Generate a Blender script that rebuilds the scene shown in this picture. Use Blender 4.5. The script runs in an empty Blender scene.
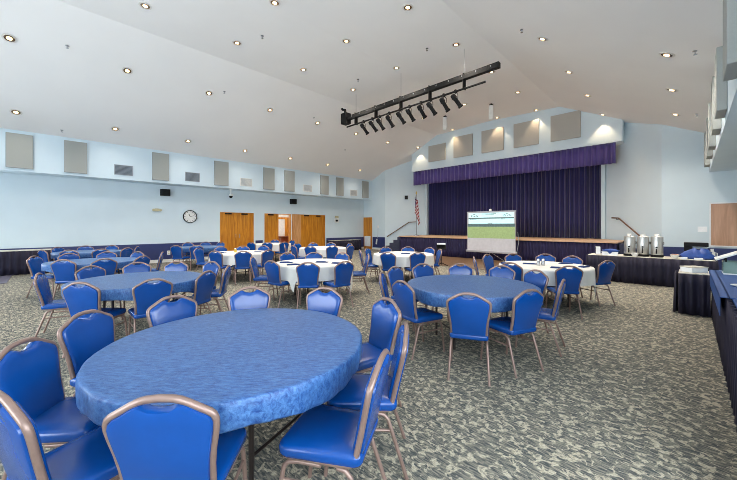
import bpy, bmesh, math, random
from mathutils import Vector, Matrix
random.seed(11)
PI = math.pi
SC = bpy.context.scene
COL = SC.collection
R = math.radians

# ------------------------------------------------------------------ helpers
class MB:
    """collects shapes and links them as one mesh object"""
    def __init__(self):
        self.v = []; self.f = []; self.uv = None
    def add(self, vs, fs):
        n = len(self.v)
        self.v += [tuple(p) for p in vs]
        self.f += [tuple(i + n for i in q) for q in fs]
        return self
    def box(self, c, s, rz=0, rx=0, ry=0):
        m = Matrix.Rotation(rz, 3, 'Z') @ Matrix.Rotation(ry, 3, 'Y') @ Matrix.Rotation(rx, 3, 'X')
        vs = []
        for x in (-.5, .5):
            for y in (-.5, .5):
                for z in (-.5, .5):
                    vs.append(Vector(c) + m @ Vector((x * s[0], y * s[1], z * s[2])))
        return self.add(vs, [(0, 1, 3, 2), (4, 6, 7, 5), (0, 4, 5, 1), (2, 3, 7, 6), (0, 2, 6, 4), (1, 5, 7, 3)])
    def bx(self, x0, x1, y0, y1, z0, z1):
        return self.box(((x0 + x1) / 2, (y0 + y1) / 2, (z0 + z1) / 2), (x1 - x0, y1 - y0, z1 - z0))
    def tube(self, pts, r, seg=8, closed=False):
        pts = [Vector(p) for p in pts]
        n = len(pts); rings = []
        up = Vector((0, 0, 1))
        prev = None
        for i, p in enumerate(pts):
            if closed:
                t = pts[(i + 1) % n] - pts[i - 1]
            else:
                t = pts[min(i + 1, n - 1)] - pts[max(i - 1, 0)]
            t.normalize()
            if prev is None:
                a = Vector((1, 0, 0)) if abs(t.x) < .8 else Vector((0, 1, 0))
                u = t.cross(a).normalized()
            else:
                u = prev - t * prev.dot(t)
                u.normalize()
            prev = u
            w = t.cross(u)
            rr = r[i] if isinstance(r, (list, tuple)) else r
            rings.append([p + (u * math.cos(2 * PI * k / seg) + w * math.sin(2 * PI * k / seg)) * rr for k in range(seg)])
        vs = [q for g in rings for q in g]; fs = []
        for i in range(n if closed else n - 1):
            j = (i + 1) % n
            for k in range(seg):
                k2 = (k + 1) % seg
                fs.append((i * seg + k, i * seg + k2, j * seg + k2, j * seg + k))
        if not closed:
            fs.append(tuple(range(seg - 1, -1, -1)))
            fs.append(tuple((n - 1) * seg + k for k in range(seg)))
        return self.add(vs, fs)
    def cyl(self, p0, p1, r0, r1=None, seg=16):
        return self.tube([p0, p1], [r0, r0 if r1 is None else r1], seg)
    def lathe(self, prof, seg=24, c=(0, 0, 0)):
        vs = []; fs = []
        for (r, z) in prof:
            for k in range(seg):
                a = 2 * PI * k / seg
                vs.append((c[0] + r * math.cos(a), c[1] + r * math.sin(a), c[2] + z))
        n = len(prof)
        for i in range(n - 1):
            for k in range(seg):
                k2 = (k + 1) % seg
                fs.append((i * seg + k, i * seg + k2, (i + 1) * seg + k2, (i + 1) * seg + k))
        fs.append(tuple(range(seg - 1, -1, -1)))
        fs.append(tuple((n - 1) * seg + k for k in range(seg)))
        return self.add(vs, fs)
    def prism(self, pts, d):
        """closed outline of 3D points pushed along d"""
        n = len(pts); d = Vector(d)
        vs = [Vector(p) for p in pts] + [Vector(p) + d for p in pts]
        fs = [tuple(range(n - 1, -1, -1)), tuple(range(n, 2 * n))]
        for i in range(n):
            j = (i + 1) % n
            fs.append((i, j, n + j, n + i))
        return self.add(vs, fs)
    def rings(self, rs, cap=True):
        n = len(rs[0]); vs = [p for g in rs for p in g]; fs = []
        for i in range(len(rs) - 1):
            for k in range(n):
                k2 = (k + 1) % n
                fs.append((i * n + k, i * n + k2, (i + 1) * n + k2, (i + 1) * n + k))
        if cap:
            fs.append(tuple(range(n - 1, -1, -1)))
            fs.append(tuple((len(rs) - 1) * n + k for k in range(n)))
        return self.add(vs, fs)
    def grid(self, fn, nu, nv):
        vs = [fn(i / nu, j / nv) for i in range(nu + 1) for j in range(nv + 1)]
        fs = []
        for i in range(nu):
            for j in range(nv):
                a = i * (nv + 1) + j
                fs.append((a, a + nv + 1, a + nv + 2, a + 1))
        return self.add(vs, fs)
    def build(self, name, mat, parent=None, smooth=35, bevel=0, solid=0, loc=None):
        me = bpy.data.meshes.new(name)
        me.from_pydata(self.v, [], self.f)
        bm = bmesh.new(); bm.from_mesh(me)
        bmesh.ops.recalc_face_normals(bm, faces=bm.faces[:])
        bm.to_mesh(me); bm.free()
        me.materials.append(mat)
        if smooth:
            me.shade_smooth()
            me.set_sharp_from_angle(angle=R(smooth))
        o = bpy.data.objects.new(name, me)
        COL.objects.link(o)
        if parent: o.parent = parent
        if loc: o.location = loc
        if bevel:
            b = o.modifiers.new('bevel', 'BEVEL'); b.width = bevel; b.segments = 2; b.limit_method = 'ANGLE'; b.angle_limit = R(40)
        if solid:
            b = o.modifiers.new('thick', 'SOLIDIFY'); b.thickness = solid; b.offset = 0
        return o

def tag(o, label, cat, group=None, kind=None):
    if label: o['label'] = label
    if cat: o['category'] = cat
    if group: o['group'] = group
    if kind: o['kind'] = kind
    return o
def thing(name, label, cat, loc=(0, 0, 0), rz=0, group=None):
    o = bpy.data.objects.new(name, None); COL.objects.link(o)
    o.empty_display_size = .1
    o.location = loc; o.rotation_euler = (0, 0, rz)
    return tag(o, label, cat, group)
def struct(o, label=None, cat=None):
    o['kind'] = 'structure'
    if label: o['label'] = label
    if cat: o['category'] = cat
    return o
def dup(root, loc=None, rz=None, label=None, group=None):
    r = root.copy(); COL.objects.link(r)
    if loc is not None: r.location = loc
    if rz is not None: r.rotation_euler = (0, 0, rz)
    if label: r['label'] = label
    if group: r['group'] = group
    for ch in list(root.children):
        c = ch.copy(); COL.objects.link(c); c.parent = r
        for g in list(ch.children):
            d = g.copy(); COL.objects.link(d); d.parent = c
    return r

# ------------------------------------------------------------------ materials
def lin(c):
    return tuple(((x / 255) / 12.92 if x / 255 <= .04045 else ((x / 255 + .055) / 1.055) ** 2.4) for x in c) + (1,)
def mat(name, rgb, rough=.6, metal=0, noise=.06, scale=8, bump=0, bscale=60, spec=.5, sheen=0, emit=None, estr=0, stretch=(1, 1, 1), coat=0):
    m = bpy.data.materials.new(name); m.use_nodes = True
    nt = m.node_tree; b = nt.nodes['Principled BSDF']
    tc = nt.nodes.new('ShaderNodeTexCoord'); mp = nt.nodes.new('ShaderNodeMapping')
    mp.inputs['Scale'].default_value = stretch
    nt.links.new(tc.outputs['Object'], mp.inputs['Vector'])
    no = nt.nodes.new('ShaderNodeTexNoise'); no.inputs['Scale'].default_value = scale; no.inputs['Detail'].default_value = 3
    nt.links.new(mp.outputs['Vector'], no.inputs['Vector'])
    ra = nt.nodes.new('ShaderNodeValToRGB')
    c = lin(rgb)
    ra.color_ramp.elements[0].position = .3; ra.color_ramp.elements[1].position = .7
    ra.color_ramp.elements[0].color = tuple(x * (1 - noise) for x in c[:3]) + (1,)
    ra.color_ramp.elements[1].color = tuple(min(1, x * (1 + noise)) for x in c[:3]) + (1,)
    nt.links.new(no.outputs['Fac'], ra.inputs['Fac'])
    nt.links.new(ra.outputs['Color'], b.inputs['Base Color'])
    b.inputs['Roughness'].default_value = rough; b.inputs['Metallic'].default_value = metal
    b.inputs['Specular IOR Level'].default_value = spec
    if sheen: b.inputs['Sheen Weight'].default_value = sheen
    if coat: b.inputs['Coat Weight'].default_value = coat
    if emit:
        b.inputs['Emission Color'].default_value = lin(emit); b.inputs['Emission Strength'].default_value = estr
    if bump:
        n2 = nt.nodes.new('ShaderNodeTexNoise'); n2.inputs['Scale'].default_value = bscale; n2.inputs['Detail'].default_value = 4
        nt.links.new(mp.outputs['Vector'], n2.inputs['Vector'])
        bp = nt.nodes.new('ShaderNodeBump'); bp.inputs['Strength'].default_value = bump; bp.inputs['Distance'].default_value = .01
        nt.links.new(n2.outputs['Fac'], bp.inputs['Height']); nt.links.new(bp.outputs['Normal'], b.inputs['Normal'])
    return m

M = {}
M['wall'] = mat('pale_blue_paint', (206, 220, 227), .7, noise=.02, scale=1.5)
M['soffit'] = mat('pale_blue_soffit_paint', (205, 221, 230), .7, noise=.02, scale=1.5)
M['ceiling'] = mat('warm_white_ceiling_paint', (236, 234, 232), .85, noise=.015, scale=.8, bump=.05, bscale=30)
M['navy_dado'] = mat('navy_dado_paint', (44, 54, 104), .5, noise=.04)
M['white_trim'] = mat('white_trim_paint', (226, 226, 222), .5)
M['panel'] = mat('grey_panel_fabric', (160, 162, 157), .95, noise=.03, scale=60, bump=.15, bscale=300)
M['panel_warm'] = mat('beige_panel_fabric', (176, 172, 164), .95, noise=.03, scale=60, bump=.15, bscale=300)
M['vent'] = mat('grey_vent_metal', (150, 158, 166), .5, noise=.03)
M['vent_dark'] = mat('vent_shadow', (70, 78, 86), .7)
M['black'] = mat('black_plastic', (9, 9, 10), .65, spec=.3, noise=.1)
M['black_metal'] = mat('black_metal', (10, 10, 10), .65, 0, spec=.3, noise=.1)
M['white_plastic'] = mat('white_plastic', (230, 230, 226), .4)
M['cream'] = mat('cream_plastic', (196, 186, 150), .5)
M['vinyl'] = mat('blue_vinyl', (2, 64, 136), .25, noise=.08, scale=5, bump=.06, bscale=25, spec=.55)
M['frame'] = mat('bronze_frame_metal', (138, 114, 104), .36, .35, noise=.06, scale=30)
M['leg_dark'] = mat('brown_leg_metal', (52, 44, 42), .4, .5)
M['ply'] = mat('plywood_table', (140, 105, 70), .6, stretch=(1, 8, 1))
M['cloth_white'] = mat('white_tablecloth', (216, 214, 208), .8, noise=.04, scale=6, bump=.15, bscale=14)
M['napkin'] = mat('blue_napkin_cloth', (22, 52, 108), .85, noise=.1, scale=30, bump=.2)
M['velvet'] = mat('purple_stage_velvet', (30, 26, 84), .8, noise=.25, scale=3, stretch=(6, 6, .3), sheen=.35)
M['valance'] = mat('downlit_valance_velvet', (72, 56, 122), .8, noise=.2, scale=3, stretch=(6, 6, .5), sheen=.4)  # curtain velvet again, its downlit brightness put into a paler colour
M['skirt'] = mat('dark_navy_skirting', (24, 21, 44), .75, noise=.25, scale=4, stretch=(8, 8, .4))
M['stage_skirt'] = mat('dark_violet_stage_skirting', (27, 20, 62), .75, noise=.2, scale=4, stretch=(8, 8, .4))
M['stage_wood'] = mat('pale_stage_wood', (196, 160, 128), .5, noise=.12, scale=3, stretch=(1, 12, 1))
M['step'] = mat('grey_blue_step_carpet', (52, 56, 78), .9, noise=.2, scale=40)
M['rail'] = mat('brown_handrail_wood', (104, 74, 58), .4, noise=.1)
M['steel'] = mat('brushed_steel', (200, 198, 194), .34, .85, noise=.05, scale=20, stretch=(1, 1, 20))
M['screen_white'] = mat('white_screen_fabric', (196, 194, 198), .8)
M['screen_case'] = mat('grey_screen_case', (168, 166, 170), .4, .5)
M['slide_cyan'] = mat('projected_cyan', (200, 236, 238), .8, emit=(205, 244, 246), estr=.35)
M['slide_green'] = mat('projected_green', (158, 180, 124), .8, noise=.12, scale=14, emit=(150, 180, 120), estr=.06)
M['slide_dark'] = mat('projected_dark', (86, 110, 112), .8, noise=.3, scale=18, emit=(70, 100, 104), estr=.08)
M['table_cloth_blue'] = mat('blue_table_cover', (20, 70, 136), .55, noise=.1)
M['beige_top'] = mat('pale_table_linen', (196, 190, 176), .8)
M['paper'] = mat('white_paper', (238, 240, 242), .7)
M['bluebag'] = mat('blue_plastic_bag', (34, 72, 146), .45, noise=.15, scale=9, bump=.3, bscale=12)
M['corkframe'] = mat('white_board_frame', (224, 226, 228), .4)
M['greyroof'] = mat('grey_floor_vinyl', (96, 92, 108), .5, noise=.05)
M['red_wood'] = mat('reddish_cabinet_wood', (126, 62, 40), .4, noise=.15, scale=3, stretch=(8, 8, .6))
M['warm_lamp'] = mat('lit_lamp', (255, 226, 190), .5, emit=(255, 214, 160), estr=3.5)
M['can_ring'] = mat('lamp_trim_ring', (222, 218, 212), .35, .2)
M['can_reflector'] = mat('lamp_bronze_reflector', (150, 128, 104), .25, .8)
M['silver'] = mat('silver_metal', (190, 192, 196), .25, .9)
M['glassgreen'] = mat('clear_green_plastic', (150, 178, 168), .15, noise=.1)
M['glassgreen'].node_tree.nodes['Principled BSDF'].inputs['Alpha'].default_value = .55
M['yellow'] = mat('yellow_plastic', (208, 178, 60), .5)
M['brownpaper'] = mat('brown_cardboard', (150, 112, 84), .8)

def wood_mat(name, a, b):
    m = bpy.data.materials.new(name); m.use_nodes = True
    nt = m.node_tree; p = nt.nodes['Principled BSDF']
    tc = nt.nodes.new('ShaderNodeTexCoord'); mp = nt.nodes.new('ShaderNodeMapping')
    mp.inputs['Scale'].default_value = (5, 5, .5)
    nt.links.new(tc.outputs['Object'], mp.inputs['Vector'])
    no = nt.nodes.new('ShaderNodeTexNoise'); no.inputs['Scale'].default_value = 2.2; no.inputs['Detail'].default_value = 5; no.inputs['Distortion'].default_value = .8
    nt.links.new(mp.outputs['Vector'], no.inputs['Vector'])
    ra = nt.nodes.new('ShaderNodeValToRGB'); ra.color_ramp.elements[0].position = .32; ra.color_ramp.elements[1].position = .68
    ra.color_ramp.elements[0].color = lin(a); ra.color_ramp.elements[1].color = lin(b)
    nt.links.new(no.outputs['Fac'], ra.inputs['Fac']); nt.links.new(ra.outputs['Color'], p.inputs['Base Color'])
    p.inputs['Roughness'].default_value = .4
    return m
M['door_wood'] = wood_mat('golden_oak_door', (172, 102, 16), (216, 146, 42))
M['door_wood_light'] = wood_mat('pale_oak_door', (186, 128, 74), (220, 168, 116))
M['board'] = wood_mat('brown_board_face', (168, 128, 100), (194, 152, 124))

def carpet_mat():
    m = bpy.data.materials.new('mottled_leaf_carpet'); m.use_nodes = True
    nt = m.node_tree; p = nt.nodes['Principled BSDF']; L = nt.links
    tc = nt.nodes.new('ShaderNodeTexCoord')
    def mapping(s):
        mp = nt.nodes.new('ShaderNodeMapping'); mp.inputs['Scale'].default_value = s
        L.new(tc.outputs['Object'], mp.inputs['Vector']); return mp
    def noise(s, sc, det=3, dist=0):
        n = nt.nodes.new('ShaderNodeTexNoise'); n.inputs['Scale'].default_value = sc; n.inputs['Detail'].default_value = det; n.inputs['Distortion'].default_value = dist
        L.new(mapping(s).outputs['Vector'], n.inputs['Vector']); return n
    def ramp(x, p0, p1, c0, c1):
        r = nt.nodes.new('ShaderNodeValToRGB'); r.color_ramp.elements[0].position = p0; r.color_ramp.elements[1].position = p1
        r.color_ramp.elements[0].color = c0; r.color_ramp.elements[1].color = c1
        L.new(x, r.inputs['Fac']); return r
    def mix(f, a, b):
        x = nt.nodes.new('ShaderNodeMix'); x.data_type = 'RGBA'
        L.new(f, x.inputs['Factor']); L.new(a, x.inputs['A']); L.new(b, x.inputs['B']); return x
    k = (0, 0, 0, 1); w = (1, 1, 1, 1)
    # streaked ground: grey-green against dark slate, streaks run across the hall
    st = noise((1, 6, 1), 14, 3, .3)
    ground = ramp(st.outputs['Fac'], .40, .60, lin((72, 76, 76)), lin((132, 128, 116)))
    # leaf-like pale clusters
    l1 = noise((1, 1.15, 1), 19, 4.5, .9)
    leaf = ramp(l1.outputs['Fac'], .52, .58, k, w)
    fine = noise((1, 3, 1), 46, 2, 0)
    pale = ramp(fine.outputs['Fac'], .36, .56, lin((142, 135, 118)), lin((184, 176, 156)))
    c1 = mix(leaf.outputs['Color'], ground.outputs['Color'], pale.outputs['Color'])
    d1 = noise((1.2, 2.2, 1), 11, 3, .5)
    dark = ramp(d1.outputs['Fac'], .58, .66, k, (.55, .55, .55, 1))
    dk = nt.nodes.new('ShaderNodeRGB'); dk.outputs[0].default_value = lin((62, 72, 74))
    c2 = mix(dark.outputs['Color'], c1.outputs['Result'], dk.outputs[0])
    L.new(c2.outputs['Result'], p.inputs['Base Color'])
    p.inputs['Roughness'].default_value = .95; p.inputs['Specular IOR Level'].default_value = .1
    bp = nt.nodes.new('ShaderNodeBump'); bp.inputs['Strength'].default_value = .3; bp.inputs['Distance'].default_value = .006
    L.new(noise((1, 1, 1), 140, 2).outputs['Fac'], bp.inputs['Height']); L.new(bp.outputs['Normal'], p.inputs['Normal'])
    return m
M['carpet'] = carpet_mat()
M['dance'] = wood_mat('parquet_dance_floor', (92, 70, 50), (128, 100, 74))

def cover_mat():
    m = bpy.data.materials.new('blue_fitted_cover'); m.use_nodes = True
    nt = m.node_tree; p = nt.nodes['Principled BSDF']; L = nt.links
    tc = nt.nodes.new('ShaderNodeTexCoord'); mp = nt.nodes.new('ShaderNodeMapping'); mp.inputs['Scale'].default_value = (1, 3.2, 1.6)
    L.new(tc.outputs['Object'], mp.inputs['Vector'])
    n = nt.nodes.new('ShaderNodeTexNoise'); n.inputs['Scale'].default_value = 20; n.inputs['Detail'].default_value = 8; n.inputs['Roughness'].default_value = .74; n.inputs['Distortion'].default_value = .4
    L.new(mp.outputs['Vector'], n.inputs['Vector'])
    r = nt.nodes.new('ShaderNodeValToRGB'); r.color_ramp.elements[0].position = .36; r.color_ramp.elements[1].position = .68
    r.color_ramp.elements[0].color = lin((14, 58, 120)); r.color_ramp.elements[1].color = lin((84, 128, 180))
    L.new(n.outputs['Fac'], r.inputs['Fac']); L.new(r.outputs['Color'], p.inputs['Base Color'])
    p.inputs['Roughness'].default_value = .34; p.inputs['Specular IOR Level'].default_value = .5
    bp = nt.nodes.new('ShaderNodeBump'); bp.inputs['Strength'].default_value = .5; bp.inputs['Distance'].default_value = .01
    L.new(n.outputs['Fac'], bp.inputs['Height']); L.new(bp.outputs['Normal'], p.inputs['Normal'])
    return m
M['cover'] = cover_mat()

# ------------------------------------------------------------------ the room
XL, XR = -15.8, 1.2          # side walls
YB, YF = -6.0, 15.35         # wall behind the camera, front wall
SOF_L, SOF_R = -15.0, .41    # soffit faces
def zc(x):                   # ceiling height over x
    if x < -10.36: return 4.55 + .475 * (x + 15)
    if x < -7.1: return 6.754 + .10 * (x + 10.36) / 3.26
    if x < -4.08: return 6.854 - .10 * (x + 7.1) / 3.02
    return 4.55 - .491 * (x - .41)
XS = [-16.0, -10.36, -7.1, -4.08, 1.4]

struct(MB().bx(XL - .2, XR + .2, YB - .2, 17.9, -.2, 0).build('floor', M['carpet']))
struct(MB().bx(-10.6, -3.0, 10.9, 14.2, 0, .012).build('trim_1', M['dance']), 'wooden dance floor strip in front of the stage', 'floor')
struct(MB().bx(XL, -13.0, -5.9, -.74, 0, .012).build('trim_2', M['greyroof']), 'smooth grey floor strip by the left wall', 'floor')
cb = MB()
for a, b in zip(XS[:-1], XS[1:]):
    cb.prism([(a, YB - .2, zc(a)), (b, YB - .2, zc(b)), (b, YB - .2, zc(b) + .2), (a, YB - .2, zc(a) + .2)], (0, 24.2, 0))
struct(cb.build('ceiling', M['ceiling'], smooth=0))
# left wall with its door openings (y0, y1)
wl = MB(); DH = 2.2
cuts = [(5.85, 7.51), (8.10, 12.05)]
ys = -1.9
wl.bx(XL - .2, XL, YB - .2, -5.7, 0, DH).bx(XL - .2, XL, -5.7, -1.9, 0, .95)  # leaves an opening for the added window
for a, b in cuts:
    wl.bx(XL - .2, XL, ys, a, 0, DH); ys = b
wl.bx(XL - .2, XL, ys, 17.9, 0, DH)
wl.bx(XL - .2, XL, -1.9, 17.9, DH, 4.4).bx(XL - .2, XL, YB - .2, -1.9, 3.1, 4.4).bx(XL - .2, XL, YB - .2, -5.7, DH, 3.1)
struct(wl.build('wall_left', M['wall'], smooth=0))
WY = [(-2.5, -.2), (.2, 2.5)]   # windows of the right wall
RZ0, RZ1 = 1.0, 3.0
wr = MB().bx(XR, XR + .2, YB - .2, 17.9, 0, RZ0).bx(XR, XR + .2, YB - .2, 17.9, RZ1, 4.4)
yy = YB - .2
for a, b in WY:
    wr.bx(XR, XR + .2, yy, a, RZ0, RZ1); yy = b
wr.bx(XR, XR + .2, yy, 17.9, RZ0, RZ1)
struct(wr.build('wall_right', M['wall'], smooth=0))
# front wall pieces beside the stage and the splayed wings
fl = MB().prism([(XL, YF, 0), (-13.86, YF, 0), (-11.87, 17.1, 0), (-11.87, 17.3, 0), (-13.95, YF + .2, 0), (XL, YF + .2, 0)], (0, 0, 6.3))
struct(fl.build('wall_front_left', M['wall'], smooth=0))
fr = MB().prism([(XR, YF, 0), (-.744, YF, 0), (-2.64, 17.07, 0), (-2.64, 17.27, 0), (-.66, YF + .2, 0), (XR, YF + .2, 0)], (0, 0, 6.0))
struct(fr.build('wall_front_right', M['wall'], smooth=0))
struct(MB().bx(-13, -1.5, 17.7, 17.9, 0, 7).build('wall_stage_back', M['skirt'], smooth=0))
# gable header beam over the stage
HX0, HX1 = -12.15, -1.9
hp = [(HX0, 15.9, 4.86), (HX1, 15.9, 4.86)] + [(x, 15.9, zc(x) + .02) for x in (HX1, -4.08, -7.1, -10.36, HX0)]
struct(MB().prism(hp, (0, 1.6, 0)).build('wall_stage_header', M['wall'], smooth=0))
# wall behind the camera with tall windows
wb = MB()
WX = [(-8.6, -5.0), (-4.2, -.6)]
WZ0, WZ1 = .5, 3.9
wb.bx(XL - .2, XR + .2, YB - .2, YB, 0, WZ0)
wb.bx(XL - .2, XR + .2, YB - .2, YB, WZ1, 4.0)
wb.prism([(XL - .2, YB - .2, 4.0), (XR + .2, YB - .2, 4.0)] + [(x, YB - .2, zc(x) + .05) for x in (1.4, -4.08, -7.1, -10.36, -16.0)], (0, .2, 0))
px = XL - .2
for a, b in WX:
    wb.bx(px, a, YB - .2, YB, WZ0, WZ1); px = b
wb.bx(px, XR + .2, YB - .2, YB, WZ0, WZ1)
struct(wb.build('wall_back', M['wall'], smooth=0))
pane = bpy.data.materials.new('clear_window_pane'); pane.use_nodes = True
nt = pane.node_tree; nt.nodes.clear()
out = nt.nodes.new('ShaderNodeOutputMaterial'); tr = nt.nodes.new('ShaderNodeBsdfTransparent'); tr.inputs[0].default_value = (.95, .98, 1, 1)
gl = nt.nodes.new('ShaderNodeBsdfGlossy'); gl.inputs['Roughness'].default_value = .02
mx = nt.nodes.new('ShaderNodeMixShader'); mx.inputs[0].default_value = .05
nt.links.new(tr.outputs[0], mx.inputs[1]); nt.links.new(gl.outputs[0], mx.inputs[2]); nt.links.new(mx.outputs[0], out.inputs[0])
for i, (a, b) in enumerate(WX):
    fm = MB()
    t = .07
    fm.bx(a, b, YB - .15, YB - .05, WZ0, WZ0 + t).bx(a, b, YB - .15, YB - .05, WZ1 - t, WZ1)
    for x in (a + t / 2, (2 * a + b) / 3, (a + 2 * b) / 3, b - t / 2):
        fm.bx(x - t / 2, x + t / 2, YB - .15, YB - .05, WZ0 + t, WZ1 - t)
    w = struct(fm.build('window_%d' % (i + 1), M['white_trim'], smooth=0))
    MB().bx(a + t, b - t, YB - .11, YB - .10, WZ0 + t, WZ1 - t).build('pane', pane, w, smooth=0)

fm = MB(); t = .07  # unseen left window, added to send daylight to the right ceiling slope
fm.bx(XL - .15, XL - .05, -5.7, -1.9, .95, .95 + t).bx(XL - .15, XL - .05, -5.7, -1.9, 3.1 - t, 3.1)
for y in (-5.665, -4.43, -3.17, -1.935):
    fm.bx(XL - .15, XL - .05, y - t / 2, y + t / 2, .95 + t, 3.1 - t)
w = struct(fm.build('window_5', M['white_trim'], smooth=0))
MB().bx(XL - .11, XL - .10, -5.63, -1.97, .95 + t, 3.1 - t).build('pane', pane, w, smooth=0)
for i, (a, b) in enumerate(WY):
    fm = MB(); t = .07
    fm.bx(XR + .05, XR + .15, a, b, RZ0, RZ0 + t).bx(XR + .05, XR + .15, a, b, RZ1 - t, RZ1)
    for y in (a + t / 2, (a + b) / 2, b - t / 2):
        fm.bx(XR + .05, XR + .15, y - t / 2, y + t / 2, RZ0 + t, RZ1 - t)
    w = struct(fm.build('window_%d' % (i + 3), M['white_trim'], smooth=0))
    MB().bx(XR + .10, XR + .11, a + t, b - t, RZ0 + t, RZ1 - t).build('pane', pane, w, smooth=0)

# soffits down both side walls
s1 = MB().prism([(XL, -6, 3.27), (SOF_L, -6, 3.27), (SOF_L, -6, zc(SOF_L) + .02), (XL, -6, zc(SOF_L) - .3)], (0, 21.35, 0))
struct(s1.build('trim_3', M['soffit'], smooth=0), 'pale blue boxed soffit running along the left wall', 'soffit')
s2 = MB().prism([(XR, -6, 3.30), (SOF_R, -6, 3.30), (SOF_R, -6, zc(SOF_R) + .02), (XR, -6, zc(SOF_R) - .3)], (0, 21.35, 0))
struct(s2.build('trim_4', M['soffit'], smooth=0), 'pale blue boxed soffit running along the right wall', 'soffit')
# dado, its cap and the baseboards
def run(name, segs, mat_, t, z0, z1, label, cat):
    b = MB()
    for (p, q) in segs:
        p = Vector((p[0], p[1], 0)); q = Vector((q[0], q[1], 0)); d = (q - p).normalized()
        n = Vector((d.y, -d.x, 0))   # to the right of travel = into the room
        b.prism([p + Vector((0, 0, z0)), q + Vector((0, 0, z0)), q + n * t + Vector((0, 0, z0)), p + n * t + Vector((0, 0, z0))], (0, 0, z1 - z0))
    return struct(b.build(name, mat_, smooth=0), label, cat)
segL = [((XL, YB), (XL, 5.75)), ((XL, 7.61), (XL, 8.0)), ((XL, 12.15), (XL, YF))]
segA = [((-14.95, YF), (-13.86, YF))]
segR = [((-.744, YF), (.43, YF))]
run('trim_5', segL, M['navy_dado'], .015, .13, .80, 'navy painted dado along the left wall', 'dado')
run('trim_6', segA, M['navy_dado'], .015, .13, .82, 'navy dado beside the small front door', 'dado')
run('trim_7', [((-.744, YF), (XR, YF))], M['navy_dado'], .015, .13, .82, 'navy dado under the board at right', 'dado')
run('baseboard_left', segL, M['white_trim'], .02, 0, .13, None, None)
run('baseboard_front_left', segA + [((-13.86, YF), (-11.87, 17.1))], M['white_trim'], .02, 0, .10, None, None)
run('baseboard_front_right', [((-2.64, 17.07), (-.744, YF)), ((-.744, YF), (XR, YF))], M['white_trim'], .02, 0, .10, None, None)

# ------------------------------------------------------------------ doors on the left
def leaf(parent, x, y0, y1, mat_, z1=2.18, boards=6, name='leaf'):
    b = MB(); w = (y1 - y0)
    b.bx(x - .045, x - .006, y0, y1, .01, z1)
    n = boards
    for k in range(n):
        a = y0 + w * k / n + .006; c = y0 + w * (k + 1) / n - .006
        b.bx(x - .01, x, a, c, .02, .78); b.bx(x - .01, x, a, c, .80, 1.36); b.bx(x - .01, x, a, c, 1.38, z1 - .01)
    return b.build(name, mat_, parent, smooth=0)
def door_frame(name, y0, y1, x=XL):
    b = MB()
    b.bx(x - .19, x + .01, y0, y0 + .035, 0, DH).bx(x - .19, x + .01, y1 - .035, y1, 0, DH).bx(x - .19, x + .01, y0 + .035, y1 - .035, DH - .03, DH)
    return b
d1 = struct(door_frame('door_1', 5.85, 7.51).build('door_1', M['door_wood'], smooth=0), 'closed pair of golden wooden doors in the left wall', 'door')
for a, b in ((5.88, 6.68), (6.68, 7.48)):
    l = leaf(d1, XL - .02, a, b, M['door_wood'])
    MB().bx(XL - .012, XL + .05, a + .2, a + .5, 2.10, 2.17).build('door_closer', M['black_metal'], l, smooth=0)
    h = a + .71 if a < 6 else a + .08
    MB().tube([(XL - .02, h, .95), (XL + .04, h, .95), (XL + .04, h, 1.15), (XL - .02, h, 1.15)], .010, 6).build('door_handle', M['silver'], l)
d2 = struct(door_frame('door_2', 8.10, 9.68).build('door_2', M['door_wood'], smooth=0), 'half open doorway with one golden door leaf', 'door')
l = leaf(d2, XL - .02, 8.13, 8.93, M['door_wood'])
MB().bx(XL - .012, XL + .05, 8.3, 8.6, 2.10, 2.17).build('door_closer', M['black_metal'], l, smooth=0)
struct(MB().bx(XL - .2, XL, 9.68, 9.76, 0, DH).build('trim_8', M['white_trim'], smooth=0), 'white post between the doorways', 'post')
d3 = struct(door_frame('door_3', 9.76, 12.05).build('door_3', M['door_wood'], smooth=0), 'wide golden wooden doors with a pale leaf at their left', 'door')
leaf(d3, XL - .02, 9.79, 10.35, M['door_wood_light'], boards=3)
for a, b in ((10.35, 11.18), (11.18, 12.02)):
    l = leaf(d3, XL - .02, a, b, M['door_wood'])
    MB().bx(XL - .012, XL + .05, a + .2, a + .5, 2.10, 2.17).build('door_closer', M['black_metal'], l, smooth=0)
d4 = struct(MB().bx(-15.80, -15.75, YF - .03, YF + .01, 0, 2.12).bx(-15.06, -15.01, YF - .03, YF + .01, 0, 2.12).bx(-15.75, -15.06, YF - .03, YF + .01, 2.07, 2.12).build('door_4', M['door_wood'], smooth=0), 'narrow golden wooden door in the front left corner', 'door')
MB().bx(-15.75, -15.06, YF - .02, YF - .002, .01, 2.07).build('leaf', M['door_wood'], d4, smooth=0)
tag(MB().bx(-15.70, -15.14, YF - .034, YF - .022, .18, .86).build('notice_sheet', M['paper'], smooth=0), 'pale sheet fixed to the lower half of the narrow corner door', 'notice')
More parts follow.
